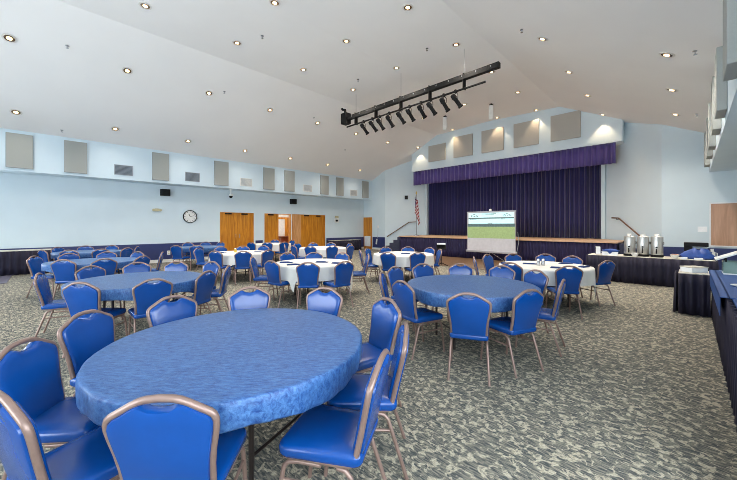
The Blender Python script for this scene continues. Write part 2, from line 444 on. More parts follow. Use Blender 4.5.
# the lobby beyond the open doorway
struct(MB().bx(-18.6, -16.0, 7.7, 7.8, 0, 2.7).build('wall_lobby_left', M['white_trim'], smooth=0))
struct(MB().bx(-18.6, -16.0, 12.0, 12.1, 0, 2.7).build('wall_lobby_right', M['white_trim'], smooth=0))
struct(MB().bx(-18.7, -18.6, 7.7, 12.1, 0, 2.7).build('wall_lobby_back', M['white_trim'], smooth=0))
struct(MB().bx(-18.7, -16.0, 7.7, 12.1, 2.7, 2.8).build('ceiling_lobby', M['white_trim'], smooth=0))
struct(MB().bx(-18.7, -16.0, 7.7, 12.1, -.1, 0).build('floor_lobby', M['carpet'], smooth=0))
c = thing('lobby_counter', 'reddish wooden counter seen through the half open doorway', 'counter', (-17.6, 10.45, 0))
MB().bx(-.3, .3, -.5, .62, 0, .88).build('body', M['red_wood'], c, smooth=0)
MB().bx(-.34, .34, -.54, .66, .88, .92).build('worktop', M['red_wood'], c, smooth=0)
c = thing('lobby_doorway', 'wooden door frame on the lobby wall beyond the open doorway', 'door frame', (-18.598, 10.6, 0))
MB().bx(0, .06, .34, .62, 0, 1.98).bx(0, .06, -.9, -.75, 0, 1.98).build('jamb', M['door_wood'], c, smooth=0)
MB().bx(0, .06, -.9, .62, 1.98, 2.10).build('lintel', M['door_wood'], c, smooth=0)

# ------------------------------------------------------------------ acoustic panels, vents, wall devices
def panel_l(x, y0, y1, z0, z1, label, mat_, group, t=.07):
    o = MB().box((0, 0, 0), (t, y1 - y0, z1 - z0)).build('mounted_acoustic_panel', mat_, bevel=.008, loc=(x, (y0 + y1) / 2, (z0 + z1) / 2))
    return tag(o, label, 'acoustic panel', group)
ordw = ['nearest', 'second', 'third', 'fourth', 'fifth', 'sixth', 'seventh', 'eighth', 'ninth', 'tenth']
PL = [(-.87, -.28), (.44, 1.03), (2.96, 3.53), (5.29, 5.91), (7.61, 8.21), (8.78, 9.38), (11.08, 11.66), (12.26, 12.80), (14.41, 14.95)]
for i, (a, b) in enumerate(PL):
    lab = 'tall grey fabric panel on the left soffit, %s of nine counted from the left' % ('first' if i == 0 else ordw[i] if i < 8 else 'last')
    panel_l(SOF_L + .036, a, b, 3.36, 4.44, lab, M['panel'], 'grey panels on the left soffit')
PR = [(5.6, 6.25), (7.75, 8.35), (9.2, 9.8), (11.1, 11.7), (12.6, 13.2), (14.4, 14.95)]
for i, (a, b) in enumerate(PR):
    lab = 'grey fabric panel standing off the right soffit, ' + ('closest to the camera' if i == 0 else 'farthest from the camera' if i == 5 else '%s from the camera' % ordw[i])
    panel_l(SOF_R - .062, a, b, 3.42, 4.46, lab, M['panel'], 'grey panels on the right soffit', .12)
GX = [(-10.88, -9.75), (-9.24, -8.13), (-7.63, -6.50), (-6.02, -4.91), (-4.42, -3.28)]
gn = ['leftmost', 'second from left', 'middle', 'second from right', 'rightmost']
for i, (a, b) in enumerate(GX):
    o = MB().box((0, 0, 0), (b - a, .07, 6.40 - 5.27 if i else 6.2 - 5.27)).build('mounted_acoustic_panel', M['panel_warm'], bevel=.008, loc=((a + b) / 2, 15.9 - .036, (6.40 + 5.27) / 2 if i else (6.2 + 5.27) / 2))
    tag(o, 'beige square fabric panel above the stage valance, %s of five' % gn[i], 'acoustic panel', 'beige panels above the stage')
VT = [(1.78, 2.35), (4.13, 4.70), (6.46, 7.05), (9.94, 10.53), (13.37, 13.97)]
for i, (a, b) in enumerate(VT):
    t = thing('air_vent', 'louvred air vent on the left soffit, %s of five counted from the left' % ('first' if i == 0 else 'last' if i == 4 else ordw[i]), 'vent', (SOF_L, (a + b) / 2, 3.62), 0, 'air vents on the left soffit')
    w = (b - a) / 2; h = .19
    MB().bx(0, .025, -w, w, h - .025, h).bx(0, .025, -w, w, -h, -h + .025).bx(0, .025, -w, -w + .025, -h + .025, h - .025).bx(0, .025, w - .025, w, -h + .025, h - .025).build('frame', M['vent'] if i < 2 else M['white_trim'], t, smooth=0)
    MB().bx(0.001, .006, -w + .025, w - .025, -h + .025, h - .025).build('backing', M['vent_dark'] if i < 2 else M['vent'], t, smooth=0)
    sl = MB()
    for k in range(7):
        sl.box((.014, 0, -h + .055 + k * .045), (.004, 2 * w - .05, .035), ry=R(35))
    sl.build('louvres', M['vent'] if i < 2 else M['white_trim'], t, smooth=0)
def wall_speaker(y, z, label):
    t = thing('wall_speaker', label, 'speaker', (XL, y, z), 0, 'black wall speakers')
    MB().bx(.0, .05, -.03, .03, -.04, .04).build('bracket', M['black_metal'], t, smooth=0)
    MB().prism([(.05, -.19, -.14), (.24, -.15, -.14), (.24, .15, -.14), (.05, .19, -.14)], (0, 0, .28)).build('cabinet', M['black'], t, bevel=.01)
    MB().bx(.24, .248, -.14, .14, -.125, .125).build('grille', M['black_metal'], t, smooth=0)
wall_speaker(3.58, 2.95, 'black box speaker high on the left wall, above the yellowish box')
wall_speaker(9.76, 2.90, 'black box speaker high on the left wall, above the half open doorway')
t = thing('mounted_dome_camera', 'white dome camera hanging under the left soffit above the double doors', 'security camera', (-15.4, 6.2, 3.27))
MB().cyl((0, 0, 0), (0, 0, -.22), .022).cyl((0, 0, -.002), (0, 0, -.03), .07).build('stem', M['white_plastic'], t)
MB().lathe([(.02, -.2), (.09, -.22), (.10, -.29), (.085, -.31)], 16).build('housing', M['white_plastic'], t)
MB().lathe([(.08, -.30), (.075, -.36), (.05, -.40), (.01, -.415)], 16).build('dome', M['black'], t)
# clock
t = thing('wall_clock', 'round white faced clock with a dark rim on the left wall', 'clock', (XL, 4.55, 1.96))
def ringx(b, r0, r1, x0, x1, seg=32):
    rs = []
    for k in range(seg):
        a = 2 * PI * k / seg
        rs.append((math.cos(a), math.sin(a)))
    vs = []; fs = []
    for (r, x) in ((r0, x0), (r1, x0), (r1, x1), (r0, x1)):
        vs += [(x, r * p, r * q) for p, q in rs]
    for j in range(4):
        for k in range(seg):
            k2 = (k + 1) % seg; j2 = (j + 1) % 4
            fs.append((j * seg + k, j * seg + k2, j2 * seg + k2, j2 * seg + k))
    return b.add(vs, fs)
ringx(MB(), .255, .285, 0, .05).build('rim', M['black'], t)
MB().cyl((.002, 0, 0), (.025, 0, 0), .256, None, 32).build('face', M['white_plastic'], t)
tk = MB()
for k in range(12):
    a = k * PI / 6; tk.box((.028, .215 * math.sin(a), .215 * math.cos(a)), (.004, .014, .05), rx=-a)
tk.build('hour_marks', M['black'], t, smooth=0)
def hand(L_, w, a, nm):
    MB().box((.033, L_ / 2 * math.sin(a), L_ / 2 * math.cos(a)), (.004, w, L_), rx=-a).build(nm, M['black'], t, smooth=0)
hand(.12, .022, R(-25), 'hour_hand'); hand(.18, .014, R(75), 'minute_hand')
t = thing('alarm_box', 'small yellowish box with two lamps on the left wall by the clock', 'alarm', (XL, 3.28, 2.2))
MB().bx(0, .06, -.07, .07, -.05, .07).build('housing', M['cream'], t, bevel=.008)
for s in (-1, 1): MB().cyl((.02, s * .11, .02), (.1, s * .12, .0), .045, .055).build('lamp_head', M['cream'], t)
t = thing('emergency_light', 'small emergency light with a dark lamp on the left wall near the corner', 'emergency light', (XL, 12.95, 1.95))
MB().bx(0, .07, -.12, .12, .08, .22).build('housing', M['cream'], t, bevel=.008)
MB().cyl((.03, -.05, -.06), (.12, -.05, -.08), .05, .07).build('lamp_head', M['black'], t)
MB().bx(0, .03, -.16, .16, -.2, .08).build('back_plate', M['white_plastic'], t, bevel=.005)
t = thing('wall_outlet', 'white electrical outlet on the navy dado of the left wall', 'outlet', (XL + .015, 3.72, .40))
MB().bx(0, .012, -.06, .06, -.09, .09).build('plate', M['white_plastic'], t, bevel=.004)
for s in (-1, 1): MB().bx(.012, .016, -.025, .025, s * .04 - .02, s * .04 + .02).build('socket', M['cream'], t, smooth=0)
t = thing('wall_telephone', 'white handset hanging on the navy dado beside the narrow corner door', 'telephone', (-14.55, YF - .015, .52))
MB().box((0, -.04, 0), (.10, .06, .36), ry=R(10)).build('handset', M['white_plastic'], t, bevel=.02)
MB().tube([(.02, -.03, .16), (.1, -.02, .4), (.1, -.012, .7), (.1, -.004, .95)], .012, 6).build('cord', M['vent'], t)
MB().bx(.04, .16, -.012, .012, .9, 1.05).build('wall_plate', M['white_plastic'], t, smooth=0)
t = thing('wall_sensor', 'small dark sensor on the white splayed wall left of the stage', 'sensor', (-12.84, 16.235, 3.35), R(41.7))
MB().bx(-.10, .10, -.05, .012, -.12, .12).build('plate', M['black'], t, bevel=.01)
MB().lathe([(.05, 0), (.09, .02), (.06, .09), (.01, .1)], 14).build('dome', M['black'], t).rotation_euler = (R(90), 0, 0)
t.children[1].location = (0, -.05, 0)

# ------------------------------------------------------------------ ceiling fixtures
def downlight(x, y, label, group):
    z = zc(x)
    # tilt to the ceiling slope
    e = .01; sl = (zc(x + e) - zc(x - e)) / (2 * e)
    t = thing('recessed_light', label, 'ceiling light', (x, y, z), 0, group)
    t.rotation_euler = (0, -math.atan(sl), 0); t.scale = (1.16, 1.16, 1)
    if 'o' in DL:
        for n in ('ring', 'reflector', 'lamp'):
            c_ = DL[n].copy(); COL.objects.link(c_); c_.parent = t
    else:
        DL['o'] = 1
        seg = 20; b = MB(); vs = []; fs = []
        prof = [(.082, .0), (.115, -.004), (.115, -.014), (.085, -.016)]
        for r, z_ in prof:
            for k in range(seg): vs.append((r * math.cos(2 * PI * k / seg), r * math.sin(2 * PI * k / seg), z_))
        for j in range(4):
            for k in range(seg):
                fs.append((j * seg + k, j * seg + (k + 1) % seg, ((j + 1) % 4) * seg + (k + 1) % seg, ((j + 1) % 4) * seg + k))
        DL['ring'] = b.add(vs, fs).build('trim_ring', M['can_ring'], t)
        DL['reflector'] = MB().lathe([(.083, -.012), (.080, -.008), (.06, -.003)], 20).build('reflector', M['can_reflector'], t)
        DL['lamp'] = MB().lathe([(.045, -.012), (.044, -.020), (.03, -.026), (.008, -.028)], 16).build('lamp', M['warm_lamp'], t)
    ld = DL.get('light')
    if ld is None:
        ld = bpy.data.lights.new('downlight_beam', 'SPOT'); ld.energy = 220; ld.color = (1, .89, .77); ld.spot_size = R(130); ld.spot_blend = .9; ld.shadow_soft_size = .06
        DL['light'] = ld
    if y > 14.9:      # the row that grazes the stage beam burns low
        ld = DL.get('low')
        if ld is None:
            ld = DL['low'] = DL['light'].copy(); ld.energy = 75; ld.color = (1, .74, .47); ld.spot_size = R(74); ld.spot_blend = .3
    elif x < -14:     # the row beside the left soffit is dimmed
        ld = DL.get('dim')
        if ld is None:
            ld = DL['dim'] = DL['light'].copy(); ld.energy = 45
    lo = bpy.data.objects.new('downlight_beam', ld); COL.objects.link(lo)
    lo.location = (x, y, z - .05)
DL = {}
ROWS = [
 ('lower row of the left ceiling slope', -14.2, [-.62, 1.72, 4.02, 6.34, 8.66, 11.0, 13.45]),
 ('upper row of the left ceiling slope', -11.72, [-.62, 1.70, 3.97, 6.24, 8.52, 10.84, 13.19, 15.66]),
 ('left row of the flat middle ceiling', -9.2, [1.68, 3.88, 6.11, 8.36, 10.6, 12.96, 15.66]),
 ('centre row of the flat middle ceiling', -7.0, [3.85, 6.10, 8.32, 10.6, 12.92, 15.6]),
 ('right row of the flat middle ceiling', -4.8, [6.13, 8.37, 10.7, 13.06, 15.66]),
 ('upper row of the right ceiling slope', -2.49, [8.32, 10.65, 12.99, 15.66]),
 ('lower row of the right ceiling slope', -.34, [8.66, 10.98, 13.46]),
]
for nm, x, yy in ROWS:
    x0 = x
    for i, y in enumerate(yy):
        x = x0
        pos = 'nearest the camera' if i == 0 else 'farthest from the camera' if i == len(yy) - 1 else '%s from the camera' % ordw[i]
        if y > 15: x = {-7.0: -6.72, -4.8: -4.96, -11.72: -11.5}.get(x, x)
        downlight(x, y, 'round recessed light in the %s, %s' % (nm, pos), 'recessed lights in the ceiling')
SP = [(-11.47, .40, 'left slope, nearest the camera'), (-14.68, .38, 'left slope just above the soffit'), (-11.49, 4.40, 'left slope, second from the camera'), (-11.49, 8.17, 'left slope, third from the camera'), (-12.85, 11.11, 'left slope, nearest the front corner'),
      (-8.41, 4.25, 'flat ceiling, nearest the camera'), (-5.54, 7.99, 'flat ceiling near the track bar end'), (-8.47, 7.94, 'flat ceiling left of the track bar'), (.05, 8.36, 'right slope, nearest the soffit panels'), (-2.80, 7.86, 'right slope, close to the crease'), (.11, 12.97, 'right slope near the far soffit end')]
sp0 = None
for x, y, n in SP:
    lab = 'tiny metal sprinkler head in the ' + n
    if sp0 is None:
        sp0 = thing('sprinkler_head', lab, 'sprinkler', (x, y, zc(x)), 0, 'sprinkler heads in the ceiling')
        MB().lathe([(.04, .005), (.04, -.01), (.012, -.02), (.012, -.06)], 12).build('body', M['silver'], sp0)
        MB().lathe([(.03, -.065), (.03, -.07)], 12).build('deflector', M['silver'], sp0)
    else: dup(sp0, (x, y, zc(x)), None, lab)

# stage lighting bar
TY, TZ = 8.75, 5.93
t = thing('lighting_bar', 'long black lighting bar hung under the flat ceiling', 'lighting bar', (-6.85, TY, TZ))
MB().bx(-3.05, 3.15, -.07, .07, -.07, .08).build('beam', M['black_metal'], t, smooth=0)
MB().cyl((-3.15, 0, -.33), (2.75, 0, -.33), .03).build('pipe', M['black_metal'], t)
for x in (-2.6, -1.5, -.3, .9, 2.1):
    MB().bx(x - .012, x + .012, -.08, .08, -.355, .11).build('hanger', M['black_metal'], t, smooth=0)
for x in (-2.6, -.3, 2.1):
    MB().cyl((x, 0, .1), (x, 0, zc(-6.85 + x) - TZ), .008, None, 8).build('drop_rod', M['silver'], t)
cl = MB()
for k in range(14): cl.bx(-2.8 + k * .44, -2.77 + k * .44, -.075, -.071, .0, .05)
cl.build('label_clips', M['silver'], t, smooth=0)
b = MB().bx(-.16, .16, -.14, .14, -.2, .24).build('motor_box', M['black'], t, bevel=.01, loc=(-3.22, 0, 0))
MB().tube([(-.02, 0, .24), (-.05, 0, .4), (-.2, 0, .45), (-.24, 0, .5)], .05, 8).build('cable_loop', M['black'], b)
lamp0 = None
LX = [-9.01, -8.54, -8.16, -7.69, -7.19, -6.77, -6.30, -5.92, -5.44, -5.03]
for i, x in enumerate(LX):
    lab = 'black stage spotlight under the lighting bar, ' + ('leftmost of ten' if i == 0 else 'rightmost of ten' if i == 9 else '%s of ten from the left' % ordw[i])
    if lamp0 is None:
        lamp0 = thing('stage_spotlight', lab, 'spotlight', (x, TY, TZ - .33), 0, 'spotlights on the lighting bar')
        MB().bx(-.03, .03, -.04, .04, -.045, .045).build('clamp', M['black_metal'], lamp0, smooth=0)
        MB().tube([(-.085, .0, -.25), (-.085, 0, -.12), (-.04, 0, -.06), (.04, 0, -.06), (.085, 0, -.12), (.085, 0, -.25)], .010, 6).build('yoke', M['black_metal'], lamp0)
        d = Vector((.22, .60, -.78)).normalized(); p = Vector((0, 0, -.25))
        MB().tube([p - d * .19, p - d * .17, p - d * .05, p - d * .04, p + d * .12, p + d * .22], [.035, .07, .08, .058, .058, .058], 14).build('barrel', M['black'], lamp0)
        MB().tube([p + d * .22, p + d * .23, p + d * .28], [.058, .074, .078], 14).build('lens_hood', M['black_metal'], lamp0)
    else:
        o = dup(lamp0, (x, TY, TZ - .33), R([0, -6, 4, 8, -4, 3, 6, -8, 2, -14][i]), lab)
for x, y, n in ((-8.3, 13.46, 'left'), (-6.1, 13.56, 'right')):
    t = thing('column_speaker', 'white upright column speaker under the ceiling before the stage, %s of two' % n, 'speaker', (x, y, zc(x)), R(20), 'white column speakers')
    MB().cyl((0, 0, 0), (0, 0, -.1), .02).build('stem', M['black_metal'], t)
    MB().bx(-.09, .09, -.09, .09, -.72, -.1).build('cabinet', M['white_plastic'], t, bevel=.03)
    MB().bx(-.075, .075, -.098, -.088, -.70, -.12).build('grille', M['white_plastic'], t, smooth=0)
    MB().bx(-.07, .07, -.07, .07, -.102, -.06).build('cap', M['black'], t, smooth=0)

# ------------------------------------------------------------------ stage
SX0, SX1, SY, SZ = -11.72, -1.86, 14.2, .98
t = thing('stage', 'raised stage with pale wooden edge and dark purple skirting', 'stage')
t['kind'] = 'structure'
MB().prism([(SX0, SY + .05, 0), (SX1, SY + .05, 0), (-1.86, 15.9, 0), (-2.72, 16.9, 0), (-2.72, 17.65, 0), (-11.8, 17.65, 0), (-11.8, 16.9, 0), (SX0, 16.75, 0)], (0, 0, SZ - .05)).build('platform', M['stage_skirt'], t, smooth=0)
MB().prism([(SX0 - .03, SY - .04, SZ - .05), (SX1 + .03, SY - .04, SZ - .05), (-1.83, 15.95, SZ - .05), (-2.72, 16.9, SZ - .05), (-2.72, 17.65, SZ - .05), (-11.8, 17.65, SZ - .05), (-11.8, 16.9, SZ - .05), (SX0 - .03, 16.75, SZ - .05)], (0, 0, .05)).build('deck', M['stage_wood'], t, smooth=0)
def pleats(x0, x1, z0, z1, y, n, amp, rnd, nz=3, flare=0):
    ph = [random.uniform(-.6, .6) for _ in range(n + 3)]
    am = [random.uniform(.6, 1.2) for _ in range(n + 3)]
    def fn(u, v):
        k = u * n; i = int(k)
        a = am[i] + (am[i + 1] - am[i]) * (k - i)
        p = ph[i] + (ph[i + 1] - ph[i]) * (k - i)
        return (x0 + (x1 - x0) * u, y + amp * a * math.sin(2 * PI * k + p * rnd) * (1 - flare * v), z0 + (z1 - z0) * v)
    return MB().grid(fn, n * 8, nz)
pleats(SX0, SX1, .03, SZ - .05, SY + .012, 80, .022, .8).build('skirting', M['stage_skirt'], t, smooth=80, solid=.006)
o = pleats(-11.75, -2.72, SZ + .01, 5.2, 17.12, 46, .085, 1.2, 4).build('stage_curtain', M['velvet'], smooth=80, solid=.01)
tag(o, 'dark purple pleated curtain closing the stage', 'curtain')
o = pleats(-12.08, -2.12, 4.03, 4.88, 15.98, 44, .06, 1.2, 3, .4).build('stage_valance', M['valance'], smooth=80, solid=.01)
tag(o, 'violet pleated valance under the beam over the stage', 'curtain')
struct(MB().bx(-2.76, -2.62, 16.95, 17.1, SZ, 5.2).build('trim_9', M['wall'], smooth=0), 'pale jamb at the right edge of the stage opening', 'jamb')
struct(MB().bx(-11.92, -11.8, 17.0, 17.15, SZ, 5.2).build('trim_10', M['wall'], smooth=0), 'pale jamb at the left edge of the stage opening', 'jamb')
# steps and handrails on both sides
def steps(x_low, x_high, y0, y1, label):
    t = thing('stage_steps', label, 'steps', ((x_low + x_high) / 2, (y0 + y1) / 2, 0), 0, 'carpeted steps beside the stage')
    cx = (x_low + x_high) / 2; cy = (y0 + y1) / 2; n = 5
    for k in range(n):
        a = x_low + (x_high - x_low) * k / n - cx; b = x_high - cx
        MB().bx(min(a, b), max(a, b), y0 - cy, y1 - cy, k * .18, (k + 1) * .18).build('step', M['step'], t, smooth=0)
steps(-13.3, -11.78, 14.45, 15.32, 'dark carpeted steps up to the left end of the stage')
steps(-.35, -1.80, 14.35, 15.30, 'dark carpeted steps up to the right end of the stage')
def rail(pts, n, label):
    t = thing('handrail', label, 'handrail', pts[0])
    o = Vector(pts[0]); q = [Vector(p) - o for p in pts]
    MB().tube(q, .028, 10).build('rail', M['rail'], t)
    for p in (q[0].lerp(q[1], .15), q[1].lerp(q[2], .3)):
        MB().tube([p, p + Vector((0, 0, -.06)), p + Vector(n) * .085 + Vector((0, 0, -.06))], .010, 6).build('bracket', M['black_metal'], t)
rail([(-13.70, 15.36, .86), (-12.66, 16.29, 1.78), (-12.34, 16.57, 1.80)], (-.67, .74, 0), 'brown handrail sloping up the wall left of the stage')
rail([(-1.15, 15.56, .95), (-2.09, 16.42, 1.86), (-2.34, 16.65, 1.88)], (.67, .74, 0), 'brown handrail sloping up the wall right of the stage')

# flag
t = thing('flag_stand', 'striped flag hanging limp on a pole on the left of the stage', 'flag', (-10.95, 14.75, SZ))
MB().lathe([(.16, 0), (.16, .03), (.06, .06), (.03, .1)], 18).build('base', M['silver'], t)
MB().cyl((0, 0, .05), (0, 0, 2.36), .014).build('pole', M['leg_dark'], t)
MB().lathe([(.02, 2.34), (.035, 2.38), (.03, 2.44), (.004, 2.54)], 12).build('finial', M['yellow'], t)
fm = bpy.data.materials.new('striped_flag_cloth'); fm.use_nodes = True
nt = fm.node_tree; p = nt.nodes['Principled BSDF']; p.inputs['Roughness'].default_value = .8
uvn = nt.nodes.new('ShaderNodeUVMap'); sx = nt.nodes.new('ShaderNodeSeparateXYZ'); nt.links.new(uvn.outputs[0], sx.inputs[0])
def mth(op, a, b):
    n = nt.nodes.new('ShaderNodeMath'); n.operation = op
    for i, q in enumerate((a, b)):
        if isinstance(q, (int, float)): n.inputs[i].default_value = q
        else: nt.links.new(q, n.inputs[i])
    return n.outputs[0]
st = mth('LESS_THAN', mth('FRACT', mth('MULTIPLY', sx.outputs[1], 6.5), 0), .5)
ca = mth('MULTIPLY', mth('LESS_THAN', sx.outputs[0], .4), mth('GREATER_THAN', sx.outputs[1], .46))
vo = nt.nodes.new('ShaderNodeTexVoronoi'); vo.inputs['Scale'].default_value = 16; nt.links.new(uvn.outputs[0], vo.inputs['Vector'])
dots = mth('LESS_THAN', vo.outputs['Distance'], .22)
def mixc(f, a, b):
    n = nt.nodes.new('ShaderNodeMix'); n.data_type = 'RGBA'; nt.links.new(f, n.inputs['Factor'])
    for nm, q in (('A', a), ('B', b)):
        if isinstance(q, tuple): n.inputs[nm].default_value = q
        else: nt.links.new(q, n.inputs[nm])
    return n.outputs['Result']
nt.links.new(mixc(ca, mixc(st, lin((196, 184, 186)), lin((128, 30, 44))), mixc(dots, lin((38, 44, 92)), lin((220, 220, 226)))), p.inputs['Base Color'])
nu, nv = 28, 20
def flagp(u, v):
    # u along the fly, v along the hoist; hangs gathered beside the pole
    z = 1.30 + 1.0 * v - .72 * u * (1 - .25 * v)
    x = -.11 + .30 * math.sin(min(1, u * 1.2) * PI / 2) * (.55 + .45 * (1 - v)) + .03 * math.sin(9 * u + 2 * v)
    return (x, .07 * math.sin(11 * u + 1.5 * v) * min(1, 3 * u), z)
fb = MB().grid(flagp, nu, nv)
fo = fb.build('flag_cloth', fm, t, smooth=80, solid=.004)
uvl = fo.data.uv_layers.new(name='UVMap')
for lp in fo.data.loops:
    vi = lp.vertex_index
    uvl.data[lp.index].uv = ((vi // (nv + 1)) / nu, (vi % (nv + 1)) / nv)

# projection screen
t = thing('projection_screen', 'grey tripod projection screen showing a cyan and green picture', 'projection screen', (-6.02, 13.3, 0))
MB().bx(-1.10, 1.10, -.05, .05, .40, .49).build('case', M['screen_case'], t, bevel=.015)
MB().bx(-1.04, 1.04, -.006, .006, .49, 2.13).build('screen_fabric', M['screen_white'], t, smooth=0)
MB().bx(-1.06, 1.06, -.02, .02, 2.12, 2.17).build('top_bar', M['screen_case'], t, smooth=0)
MB().cyl((0, .05, .2), (0, .05, 2.24), .018).build('mast', M['black_metal'], t)
MB().bx(-.04, .04, -.03, .06, 2.17, 2.26).build('mast_hook', M['white_plastic'], t, smooth=0)
for a in (-90, 30, 150):
    MB().cyl((0, .05, .42), (.62 * math.cos(R(a)), .05 + .62 * math.sin(R(a)), .015), .014).build('leg', M['silver'], t)
sg = MB().bx(-.98, .98, -.0085, -.0062, 1.64, 2.10).build('lit_picture_band', M['slide_cyan'], t, smooth=0)
sd = MB().bx(-.98, .98, -.010, -.0087, 1.85, 1.90)
for (x0, x1, z) in ((-.34, .26, 2.055), (-.2, .16, 2.02), (-.9, -.6, 1.83), (.46, .62, 1.83), (-.1, .1, 1.66)):
    n = max(2, int((x1 - x0) / .045))
    for k in range(n):
        sd.bx(x0 + (x1 - x0) * k / n, x0 + (x1 - x0) * (k + .72) / n, -.010, -.0087, z - .012, z + .012)
for cx in (-.72, .70):
    sd.prism([(cx - .17, -.010, 1.99), (cx, -.010, 2.06), (cx + .17, -.010, 1.99), (cx + .13, -.010, 1.99), (cx, -.010, 2.035), (cx - .13, -.010, 1.99)], (0, .0013, 0))
    for k in range(5): sd.bx(cx - .14 + k * .07, cx - .10 + k * .07, -.010, -.0087, 1.94, 1.97)
sd.build('picture_marks', M['slide_dark'], sg, smooth=0)
MB().bx(-1.03, 1.03, -.0082, -.0062, 1.51, 1.64).build('dark_picture_band', M['slide_dark'], t, smooth=0)
MB().bx(-1.03, 1.03, -.0082, -.0062, 1.02, 1.51).build('green_picture_band', M['slide_green'], t, smooth=0)
MB().tube([(1.12, .02, 1.3), (1.16, .02, .9), (1.08, .03, .5), (1.1, .03, .02)], .01, 6).build('power_cord', M['vent'], t)
# music stand by the dance floor
t = thing('music_stand', 'black music stand holding a white sheet in front of the stage', 'music stand', (-6.8, 10.75, .012))
for a in (20, 140, 260):
    MB().cyl((0, 0, .12), (.26 * math.cos(R(a)), .26 * math.sin(R(a)), .01), .012).build('leg', M['black_metal'], t)
MB().cyl((0, 0, .05), (0, 0, .66), .02).build('pole', M['black_metal'], t)
MB().box((0, 0, .72), (.36, .03, .20), rz=R(40), rx=R(-35)).build('desk', M['black'], t, smooth=0)
o = MB().box((0, 0, 0), (.30, .20, .05), rz=R(40)).build('paper_stack', M['paper'], smooth=0, loc=(-6.8, 10.75, .855)); tag(o, 'white papers lying on the black music stand', 'papers')

# ------------------------------------------------------------------ round tables and chairs
TR = .84
def make_table():
    t = thing('round_table', '', 'table')
    MB().lathe([(TR - .03, .715), (TR - .02, .725), (TR - .02, .738), (TR - .035, .747)], 48).build('tabletop', M['ply'], t)
    for sx_ in (-1, 1):
        for sy_ in (-1, 1):
            MB().tube([(sx_ * .36, sy_ * .22, .715), (sx_ * .36, sy_ * .22, .64), (sx_ * .37, sy_ * .27, .40), (sx_ * .37, sy_ * .27, .0)], .016, 8).build('leg', M['leg_dark'], t)
        MB().cyl((sx_ * .37, -.27, .22), (sx_ * .37, .27, .22), .010, None, 8).build('crossbar', M['leg_dark'], t)
        MB().cyl((sx_ * .36, 0, .69), (0, 0, .62), .008, None, 8).build('brace', M['leg_dark'], t)
    return t
TABLE = make_table()
def fitted_mesh(seed):
    rnd = random.Random(seed); seg = 144
    ph = [rnd.uniform(0, 6.28) for _ in range(5)]
    def wob(a): return .5 * math.sin(9 * a + ph[0]) + .3 * math.sin(17 * a + ph[1]) + .35 * math.sin(31 * a + ph[2]) + .25 * math.sin(53 * a + ph[3])
    rs = []
    prof = [(.02, .755, 0), (.3, .756, 0), (.6, .756, 0), (.81, .756, .1), (.834, .755, .3), (.842, .751, .5), (.846, .743, .6), (.848, .70, 1), (.846, .655, 1.3), (.842, .618, 1.5), (.836, .606, 1.5), (.82, .606, 1.0), (.80, .612, .6)]
    for r, z, w in prof:
        rs.append([((r + .006 * w * wob(2 * PI * k / seg)) * math.cos(2 * PI * k / seg), (r + .006 * w * wob(2 * PI * k / seg)) * math.sin(2 * PI * k / seg), z + .010 * w * math.sin(7 * 2 * PI * k / seg + ph[4]) * (1 if z < .7 else 0)) for k in range(seg)])
    b = MB(); b.rings(rs, cap=False); b.f.append(tuple(range(seg)))
    return b
def draped_mesh(seed, corner, seats):
    rnd = random.Random(seed); seg = 160
    ph = [rnd.uniform(0, 6.28) for _ in range(4)]
    def drop(a):
        d = .275
        for k in range(4):
            x = (a - corner - k * PI / 2 + PI) % (2 * PI) - PI
            d += .36 * max(0, 1 - abs(x) / .46) ** 1.25
        for q in seats:      # where a seat stands the cloth only comes down to it
            x = abs((a - q + PI) % (2 * PI) - PI)
            d = min(d, .272 + max(0, x - .30) * 3.2)
        return d
    def fold(a): return .5 * math.sin(12 * a + ph[0]) + .4 * math.sin(20 * a + ph[1]) + .25 * math.sin(33 * a + ph[2])
    rs = []
    lv = [(.02, 0), (.4, 0), (.78, 0), (.82, 0), (.84, .02), (.846, .12), (.85, .3), (.855, .5), (.86, .75), (.865, 1)]
    for r, t_ in lv:
        ring = []
        for k in range(seg):
            a = 2 * PI * k / seg
            rr = r + .020 * t_ * fold(a) - .05 * t_ * max(0, drop(a) - .3)
            z = .757 - drop(a) * t_ - (.004 if r > .81 else 0)
            ring.append((rr * math.cos(a), rr * math.sin(a), z))
        rs.append(ring)
    b = MB(); b.rings(rs, cap=False); b.f.append(tuple(range(seg)))
    return b

